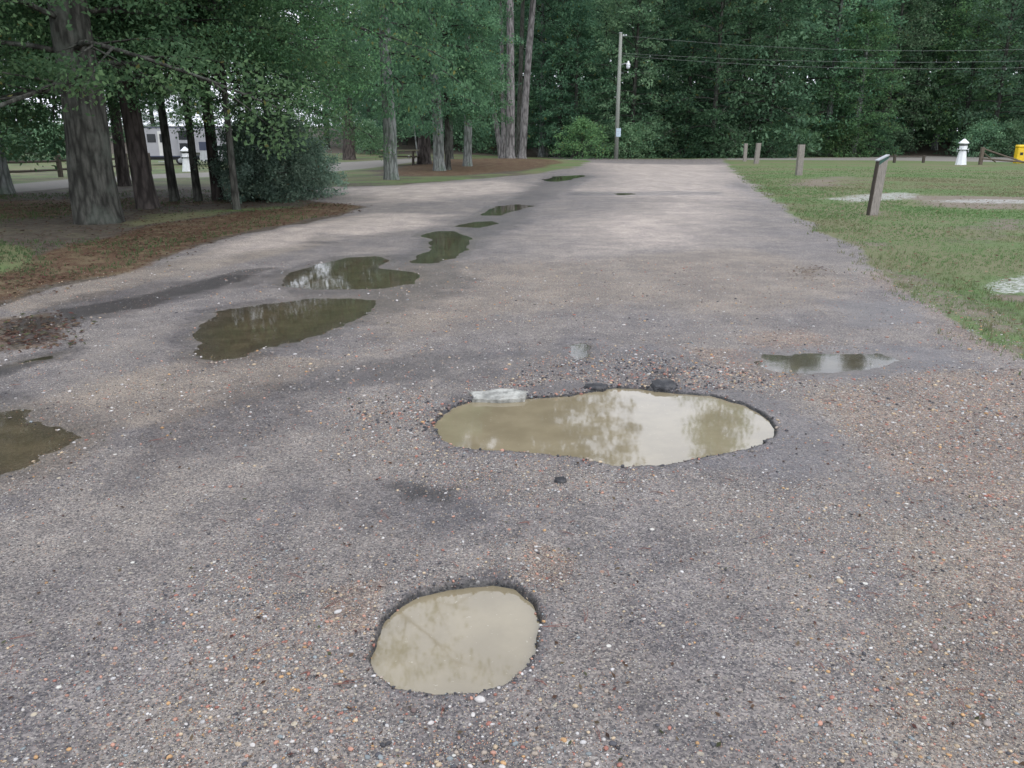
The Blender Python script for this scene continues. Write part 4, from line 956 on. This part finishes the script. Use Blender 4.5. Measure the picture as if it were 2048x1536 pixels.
# the wood behind, one mass
lv = T['far'][0]; n0 = len(lv.vertices); co = np.zeros(n0*3, dtype=np.float32); lv.vertices.foreach_get('co', co); co = co.reshape(-1, 3)
r0 = np.zeros(n0, dtype=np.float32); lv.attributes['rnd'].data.foreach_get('value', r0); c0 = np.zeros(n0, dtype=np.float32); lv.attributes['clump'].data.foreach_get('value', c0)
VV = []; RRn = []; CC = []; tm = MB()
spots = []
for row, D in enumerate((113, 124, 138)):
    for px in range(760, 2500, 62):
        spots.append((px+random.uniform(-25, 25)+row*20, D+random.uniform(-4, 4)))
for px, D in ((560, 128), (500, 132), (-200, 110), (-300, 100)): spots.append((px, D))
for px, D in spots:
    x_, y_ = far(px, D); z_ = hz(x_, y_); a = random.uniform(0, 6.28); s_ = random.uniform(1.1, 1.5) if px > 560 else random.uniform(0.35, 0.5)
    c_, sn = math.cos(a), math.sin(a); W = np.stack([co[:,0]*c_-co[:,1]*sn, co[:,0]*sn+co[:,1]*c_, co[:,2]*1.15+1.0], -1)*s_+np.array([x_, y_, z_])
    VV.append(W); RRn.append(r0); CC.append((c0+random.random()) % 1)
    tm.tube([(x_, y_, z_-0.5), (x_, y_, z_+16*s_)], [0.3, 0.1], 5)
VV = np.concatenate(VV); me = npmesh('forest', VV, np.arange(len(VV)).reshape(-1, 4)); vattr(me, 'rnd', np.concatenate(RRn)); vattr(me, 'clump', np.concatenate(CC))
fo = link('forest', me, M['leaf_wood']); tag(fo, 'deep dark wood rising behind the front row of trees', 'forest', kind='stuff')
ft = tm.build('forest_trunks', M['bark_oak'], fo, True); ft['kind'] = 'stuff'

# ------------------------------------------------------------------ utility pole, lamp, sign, wires
px_, py_ = at(1232, 318); PZ = hz(px_, py_); PH = 11.75-PZ
pole = empty('utility_pole', (px_, py_, PZ), 'pale wooden utility pole with a street lamp at the far end of the road', 'utility pole')
MB().tube([(0, 0, -0.3), (0.0, 0, PH*0.5), (0.03, 0, PH)], [0.23, 0.19, 0.15], 12).build('pole_shaft', M['pole'], pole, True)
MB().box(-0.16, 0.16, -0.16, 0.16, PH, PH+0.07, bev=0.02).build('pole_cap', M['metal'], pole)
la = empty('lamp_holder', (0, 0, 0), None, None); la.parent = pole
bpy.data.objects.remove(la)
arm = MB().tube([(0.1, -0.05, PH-2.95), (0.3, -0.08, PH-2.8), (0.75, -0.1, PH-2.7)], [0.035, 0.03, 0.03], 8).build('lamp_arm', M['metal'], pole, True)
lh = MB().lathe([(0.02, 0.42), (0.09, 0.40), (0.11, 0.22), (0.20, 0.14), (0.22, 0.05), (0.21, 0.0)], 16, Matrix.Translation((0.85, -0.1, PH-2.92))).build('lamp_head', M['white'], pole, True)
MB().lathe([(0.19, 0.0), (0.20, -0.10), (0.17, -0.26), (0.06, -0.32)], 16, Matrix.Translation((0.85, -0.1, PH-2.922))).build('lamp_globe', M['glass_lamp'], lh, True)
sg = MB().box(-0.10, 0.36, -0.21, -0.19, 2.15, 2.95, bev=0.008).build('notice_plate', M['bluegrey'], pole)
for i, zz in enumerate((2.8, 2.65, 2.5, 2.35)):
    MB().box(-0.03, 0.28-0.05*(i % 2), -0.216, -0.211, zz-0.02, zz+0.02).build('text_line', M['metal'], sg)
ins = MB()
for q in range(2): MB().lathe([(0.04, 0), (0.08, 0.03), (0.05, 0.06), (0.08, 0.09), (0.03, 0.12)], 10, Matrix.Translation((0.30+0.25*q, -0.02, PH-0.22))).build('insulator', M['white'], pole, True)
MB().tube([(0, 0, PH-0.24), (0.62, -0.02, PH-0.24)], [0.03, 0.03], 6).build('insulator_arm', M['metal'], pole)
# the pole the wires run to, beyond the right edge
qx, qy = far(2500, 82); QZ = hz(qx, qy)
pole2 = empty('utility_pole', (qx, qy, QZ), 'second wooden utility pole carrying the wires beyond the right photo edge', 'utility pole')
MB().tube([(0, 0, -0.3), (0, 0, 11.9)], [0.18, 0.12], 12).build('pole_shaft', M['pole'], pole2, True)
WI = [((0.5, 11.5, 11.6), 'top overhead wire running right from the utility pole', 1.5), ((0.1, 9.95, 10.1), 'upper of the two parallel lower overhead wires', 1.0), ((0.1, 9.75, 9.8), 'lower of the two parallel lower overhead wires', 1.35)]
for (ox, za, zb), lab, sag in WI:
    pts = []
    for k in range(33):
        q = k/32; pts.append((px_+ox+(qx-px_-ox)*q, py_+(qy-py_)*q-0.1, za+(zb-za)*q-sag*4*q*(1-q)))
    tag(MB().tube(pts, [0.011]*33, 8).build('overhead_wire', M['wire']), lab, 'wire')

# ------------------------------------------------------------------ marker posts
def post(px, py, w, hpx, label, lean=0.0, mat='wood_post', z0=None):
    xy = at(px, py); D = xy[1]; h = hpx/FPX*D*1.0; ww = w/FPX*D/2; z = hz(*xy)
    o = empty('marker_post', (xy[0], xy[1], z), label, 'post', 'wooden marker posts along the lawn')
    M_ = Matrix.Shear('XY', 4, (lean, 0.0)) if lean else None
    MB().box(-ww, ww, -ww, ww, -0.2, h, M_, bev=ww*0.12).build('post_shaft', M[mat], o)
    return o, h, ww
post(1489, 324, 6, 33, 'farthest wooden marker post, pale against the dark woods')
post(1512, 329, 8, 38, 'second farthest wooden marker post, slightly leaning right', 0.05)
post(1597, 353, 11, 57, 'middle wooden marker post on the lawn')
# near leaning post with slanted top and dark edge strip
xy = at(1744, 431); z = hz(*xy); D = xy[1]
np_ = empty('marker_post', (xy[0], xy[1], z), 'nearest marker post, leaning, with a slanted top and dark edge', 'post', 'wooden marker posts along the lawn')
w = 0.088; h1, h2 = 1.13, 1.24; lx = 0.06
def slant(x0, x1, y0, y1, h0, h1_):
    f = lambda x_, z_: x_+lx*z_
    vs = [(f(x0,-.2),y0,-.2),(f(x1,-.2),y0,-.2),(f(x1,-.2),y1,-.2),(f(x0,-.2),y1,-.2),(f(x0,h0),y0,h0),(f(x1,h1_),y0,h1_),(f(x1,h1_),y1,h1_),(f(x0,h0),y1,h0)]
    return MB().add(vs, [(0,3,2,1),(4,5,6,7),(0,1,5,4),(1,2,6,5),(2,3,7,6),(3,0,4,7)])
slant(-w*0.9, w*1.1, -0.07, 0.07, h1, h2).build('post_shaft', M['wood_post'], np_)
slant(-w*0.9-0.022, -w*0.9-0.003, -0.075, 0.073, h1-0.01, h1).build('edge_strip', M['wood_dark'], np_)
f = lambda x_, z_: x_+lx*z_
MB().add([(f(-w-.03,h1),-.085,h1+.002),(f(w*1.15,h2),-.085,h2+.005),(f(w*1.15,h2),.085,h2+.005),(f(-w-.03,h1),.085,h1+.002),(f(-w-.03,h1),-.085,h1+.025),(f(w*1.15,h2),-.085,h2+.03),(f(w*1.15,h2),.085,h2+.03),(f(-w-.03,h1),.085,h1+.025)], [(0,3,2,1),(4,5,6,7),(0,1,5,4),(1,2,6,5),(2,3,7,6),(3,0,4,7)]).build('slanted_cap', M['metal'], np_)
MB().add([(f(-w-.005,h1-.09),-.0735,h1-.09),(f(w*1.12,h2-.05),-.0735,h2-.05),(f(w*1.12,h2),-.0735,h2),(f(-w-.005,h1),-.0735,h1),(f(-w-.005,h1-.09),-.0705,h1-.09),(f(w*1.12,h2-.05),-.0705,h2-.05),(f(w*1.12,h2),-.0705,h2),(f(-w-.005,h1),-.0705,h1)], [(0,1,2,3),(7,6,5,4),(0,4,5,1),(1,5,6,2),(2,6,7,3),(3,7,4,0)]).build('green_band', M['greencap'], np_)

# ------------------------------------------------------------------ lighthouse shaped pedestals
def pedestal(px, py, hpx, label):
    xy = at(px, py); D = xy[1]; s_ = hpx/FPX*D/1.3
    o = empty('utility_pedestal', (xy[0], xy[1], hz(*xy)), label, 'pedestal', 'white lighthouse-shaped pedestals')
    S = Matrix.Scale(s_, 4)
    def L(prof, name, mat, n=8): return MB().lathe(prof, n, S @ Matrix.Rotation(R(22.5), 4, 'Z')).build(name, M[mat], o)
    L([(0.27, 0.0), (0.26, 0.05), (0.175, 0.68)], 'tapered_base', 'white')
    L([(0.15, 0.68), (0.15, 0.76)], 'neck', 'metal')
    L([(0.25, 0.762), (0.25, 0.79), (0.18, 0.795)], 'gallery', 'white')
    for k in range(4):
        a = k*math.pi/2+0.78; MB().box(-0.012, 0.012, -0.012, 0.012, 0.62, 0.84, S @ Matrix.Rotation(a, 4, 'Z') @ Matrix.Translation((0.27, 0, 0))).build('rail_stub', M['metal'], o)
    L([(0.185, 0.797), (0.19, 0.95), (0.19, 0.952)], 'lantern_body', 'white')
    L([(0.165, 0.953), (0.165, 1.03)], 'lantern_window', 'darkgl')
    L([(0.19, 1.031), (0.19, 1.07)], 'lantern_ring', 'white')
    L([(0.25, 1.071), (0.25, 1.10), (0.10, 1.24), (0.03, 1.30)], 'roof', 'white')
pedestal(375, 343, 46, 'white lighthouse-shaped pedestal in front of the camper')
pedestal(1921, 331, 48, 'white lighthouse-shaped pedestal on the lawn left of the broken fence')
xy = at(2036, 328); o = empty('utility_pedestal', (xy[0], xy[1], hz(*xy)), 'yellow box-shaped pedestal with a lid at the right edge of the photo', 'pedestal')
MB().box(-0.30, 0.30, -0.22, 0.22, 0, 1.12, bev=0.03).build('cabinet', M['yellow'], o)
MB().box(-0.33, 0.33, -0.25, 0.25, 1.122, 1.36, bev=0.07).build('lid', M['yellow'], o)
MB().box(-0.22, 0.22, -0.232, -0.222, 0.15, 1.0, bev=0.004).build('front_door', M['yellow'], o)
MB().box(-0.12, 0.12, -0.242, -0.233, 0.6, 0.8, bev=0.003).build('front_label', M['black'], o)

# ------------------------------------------------------------------ rail fences
def railfence(label, posts, rails, mat='wood_rail', hz0=None):
    xy0 = posts[0][0]; o = empty('rail_fence', (xy0[0], xy0[1], hz(*xy0)), label, 'fence')
    bz = o.location.z
    for (x_, y_), h_, r_2 in posts:
        MB().box(x_-xy0[0]-r_2, x_-xy0[0]+r_2, y_-xy0[1]-r_2, y_-xy0[1]+r_2, hz(x_, y_)-bz-0.2, hz(x_, y_)-bz+h_, bev=r_2*0.2).build('post', M[mat], o)
    for a, b_, rd in rails:
        A_ = Vector(a)-Vector((xy0[0], xy0[1], 0)); B_ = Vector(b_)-Vector((xy0[0], xy0[1], 0))
        MB().tube([A_, A_.lerp(B_, 0.5)+Vector((0, 0, -0.02)), B_], [rd, rd*1.05, rd*0.85], 6, True, 0.1).build('rail', M[mat], o)
p1 = at(1960, 331); p2 = at(2110, 336)
railfence('broken split-rail fence corner between the white and yellow pedestals', [(p1, 1.2, 0.11), (p2, 1.1, 0.1)],
  [((p1[0]+0.05, p1[1], 1.1), (p1[0]+2.75, p1[1]-1.0, 0.12), 0.055), ((p1[0]+0.05, p1[1]-0.1, 0.42), (p1[0]+4.4, p1[1]-2.2, 0.06), 0.06), ((p1[0]+0.1, p1[1]+0.1, 0.85), (p1[0]+2.0, p1[1]+1.6, 0.15), 0.05)])
a_ = at(1788, 327); b_ = at(1846, 327); c_ = at(1890, 327)
railfence('low dark rail barrier beside the sandy lane behind the leaning post', [(a_, 0.62, 0.09), (b_, 0.55, 0.09)], [((a_[0]-1.2, a_[1], 0.5), (b_[0]+0.1, b_[1], 0.45), 0.045)], 'wood_dark')
fp = [at(-40, 362), at(122, 354), at(255, 346), at(300, 342)]
rl = []
for a, b_ in zip(fp[:-1], fp[1:]):
    for zz in (0.35, 0.75): rl.append(((a[0], a[1], zz+hz(*a)), (b_[0], b_[1], zz+random.uniform(-.05, .05)+hz(*b_)), 0.055))
railfence('dark split-rail fence across the grass left of the camper', [(p, 1.0, 0.09) for p in fp], rl, 'wood_dark')

# ------------------------------------------------------------------ picnic table
xy = at(800, 333)
tb = empty('picnic_table', (xy[0], xy[1], hz(*xy)), 'dark wooden picnic table under the trees with a white cup below its top', 'table', rz=0.05); tb.scale = (1.3, 1.3, 1.3)
for k in range(5): MB().box(-1.0, 1.0, -0.36+k*0.147, -0.36+k*0.147+0.135, 0.72, 0.785, bev=0.006).build('top_plank', M['wood_table'], tb)
for s_ in (-1, 1):
    for k in range(2): MB().box(-1.0, 1.0, s_*0.74-0.14+k*0.145, s_*0.74-0.01+k*0.145, 0.42, 0.47, bev=0.006).build('seat_plank', M['wood_dark'], tb)
for x_ in (-0.7, 0.7):
    for s_ in (-1, 1):
        MB().box(-0.03, 0.03, -0.07, 0.07, 0, 0.85, Matrix.Translation((x_, s_*0.58, -0.03)) @ Matrix.Rotation(s_*0.42, 4, 'X')).build('leg', M['wood_dark'], tb)
    MB().box(x_+0.022, x_+0.06, -0.85, 0.85, 0.34, 0.43).build('cross_bar', M['wood_dark'], tb)
    MB().box(x_+0.022, x_+0.06, -0.34, 0.34, 0.65, 0.738).build('top_batten', M['wood_dark'], tb)
cup = MB().lathe([(0.04, 0), (0.055, 0.16)], 12).build('cup', M['white'], None, True); cup.location = (xy[0]+0.72, xy[1]-0.74, hz(*xy)+0.472); tag(cup, 'small white cup standing on the picnic table bench', 'cup')

# ------------------------------------------------------------------ camper
cxy = at(350, 331)
rv = empty('camper', (cxy[0]+0.30, cxy[1]+1.5, hz(*cxy)), 'white travel trailer parked behind the slim trees on the left', 'trailer', rz=R(6)); rv.scale = (1, 1, 0.9)
L0, L1, W0 = -2.9, 2.9, 2.3
body = MB().add([(L0,0,.62),(L1,0,.62),(L1,0,2.35),(L1-.35,0,2.95),(L0+.2,0,2.95),(L0,0,2.7),(L0,W0,.62),(L1,W0,.62),(L1,W0,2.35),(L1-.35,W0,2.95),(L0+.2,W0,2.95),(L0,W0,2.7)],
  [(5,4,3,2,1,0),(6,7,8,9,10,11),(0,1,7,6),(1,2,8,7),(2,3,9,8),(3,4,10,9),(4,5,11,10),(5,0,6,11)]).build('body', M['white2'], rv)
MB().box(L0+.15, L1-.3, -0.03, -0.003, 2.86, 2.93).build('awning_roll', M['navy'], rv)
d_ = MB().box(-1.85, -1.15, -0.035, -0.003, 0.72, 2.62, bev=0.01).build('door', M['cream'], rv)
MB().box(-1.72, -1.28, -0.05, -0.037, 1.75, 2.4, bev=0.008).build('door_window', M['darkgl'], d_)
MB().box(-1.24, -1.19, -0.06, -0.037, 1.5, 1.62).build('door_handle', M['metal'], d_)
MB().box(-2.6, -2.0, -0.02, -0.003, 1.75, 2.4, bev=0.008).build('window', M['darkgl'], rv)
sl = MB().box(-0.35, 1.65, -0.5, -0.003, 0.95, 2.75, bev=0.03).build('slide_out', M['white2'], rv)
MB().box(-0.25, 0.45, -0.52, -0.503, 1.95, 2.65, bev=0.01).build('slide_window', M['darkgl'], sl)
MB().box(-0.25, 0.55, -0.52, -0.503, 1.0, 1.7, bev=0.01).build('slide_window', M['darkgl'], sl)
MB().box(1.1, 1.6, -0.51, -0.503, 1.15, 1.8).build('trim_panel', M['navy'], sl)
MB().box(L0+.1, L1-.1, 0.1, W0-.1, 0.40, 0.618).build('chassis', M['black'], rv)
MB().box(L0, L1, -0.02, -0.004, 0.63, 0.72).build('lower_trim', M['navy'], rv)
for x_ in (-0.45, 0.35):
    wh2 = MB().lathe([(0.20, -0.1), (0.33, -0.11), (0.35, -0.06), (0.35, 0.06), (0.33, 0.11), (0.20, 0.1)], 20, Matrix.Translation((x_, 0.16, 0.35)) @ Matrix.Rotation(R(90), 4, 'X')).build('wheel', M['black'], rv, True)
    MB().lathe([(0.03, 0.0), (0.19, 0.02), (0.195, 0.0)], 16, Matrix.Translation((x_, 0.045, 0.35)) @ Matrix.Rotation(R(90), 4, 'X')).build('rim', M['metal'], wh2, True)
MB().box(-1.9, -1.1, -0.4, -0.05, 0.25, 0.29).build('step', M['metal'], rv)
# small pale car behind the trees right of the camper
kx = at(452, 334); car = empty('parked_car', (kx[0], kx[1]+2, hz(*kx)), 'pale car partly hidden behind the tree trunks right of the camper', 'car')
prof = [(-2.1,.35),(2.1,.35),(2.15,.7),(1.9,.95),(1.1,1.02),(0.6,1.42),(-0.9,1.45),(-1.5,1.05),(-2.05,.98),(-2.15,.6)]
vs = [(a, -0.8, b) for a, b in prof]+[(a, 0.8, b) for a, b in prof]; n = len(prof)
MB().add(vs, [tuple(range(n)), tuple(range(2*n-1, n-1, -1))]+[(i, i+n, (i+1) % n+n, (i+1) % n) for i in range(n)]).build('body', M['metal'], car)
for a0, a1 in ((-1.25, -0.1), (0.0, 0.85)): MB().add([(a0, -.806, 1.05), (a1, -.806, 1.05), (a1-.15 if a1 > .5 else a1, -.806, 1.36), (a0+.25 if a0 < -1 else a0, -.806, 1.36), (a0, -.802, 1.05), (a1, -.802, 1.05), (a1-.15 if a1 > .5 else a1, -.802, 1.36), (a0+.25 if a0 < -1 else a0, -.802, 1.36)], [(0,1,2,3),(7,6,5,4),(0,4,5,1),(1,5,6,2),(2,6,7,3),(3,7,4,0)]).build('window', M['darkgl'], car)
for x_ in (-1.35, 1.35):
    for y_ in (-0.72, 0.72): MB().lathe([(0.2, -0.1), (0.31, -0.1), (0.32, 0), (0.31, 0.1), (0.2, 0.1)], 18, Matrix.Translation((x_, y_, 0.32)) @ Matrix.Rotation(R(90), 4, 'X')).build('wheel', M['black'], car, True)
tri = sum(len(o.data.polygons)*2 for o in bpy.data.objects if o.type == 'MESH' and o.data.users <= 2)
print('approx tris', tri, 'objects', len(bpy.data.objects))
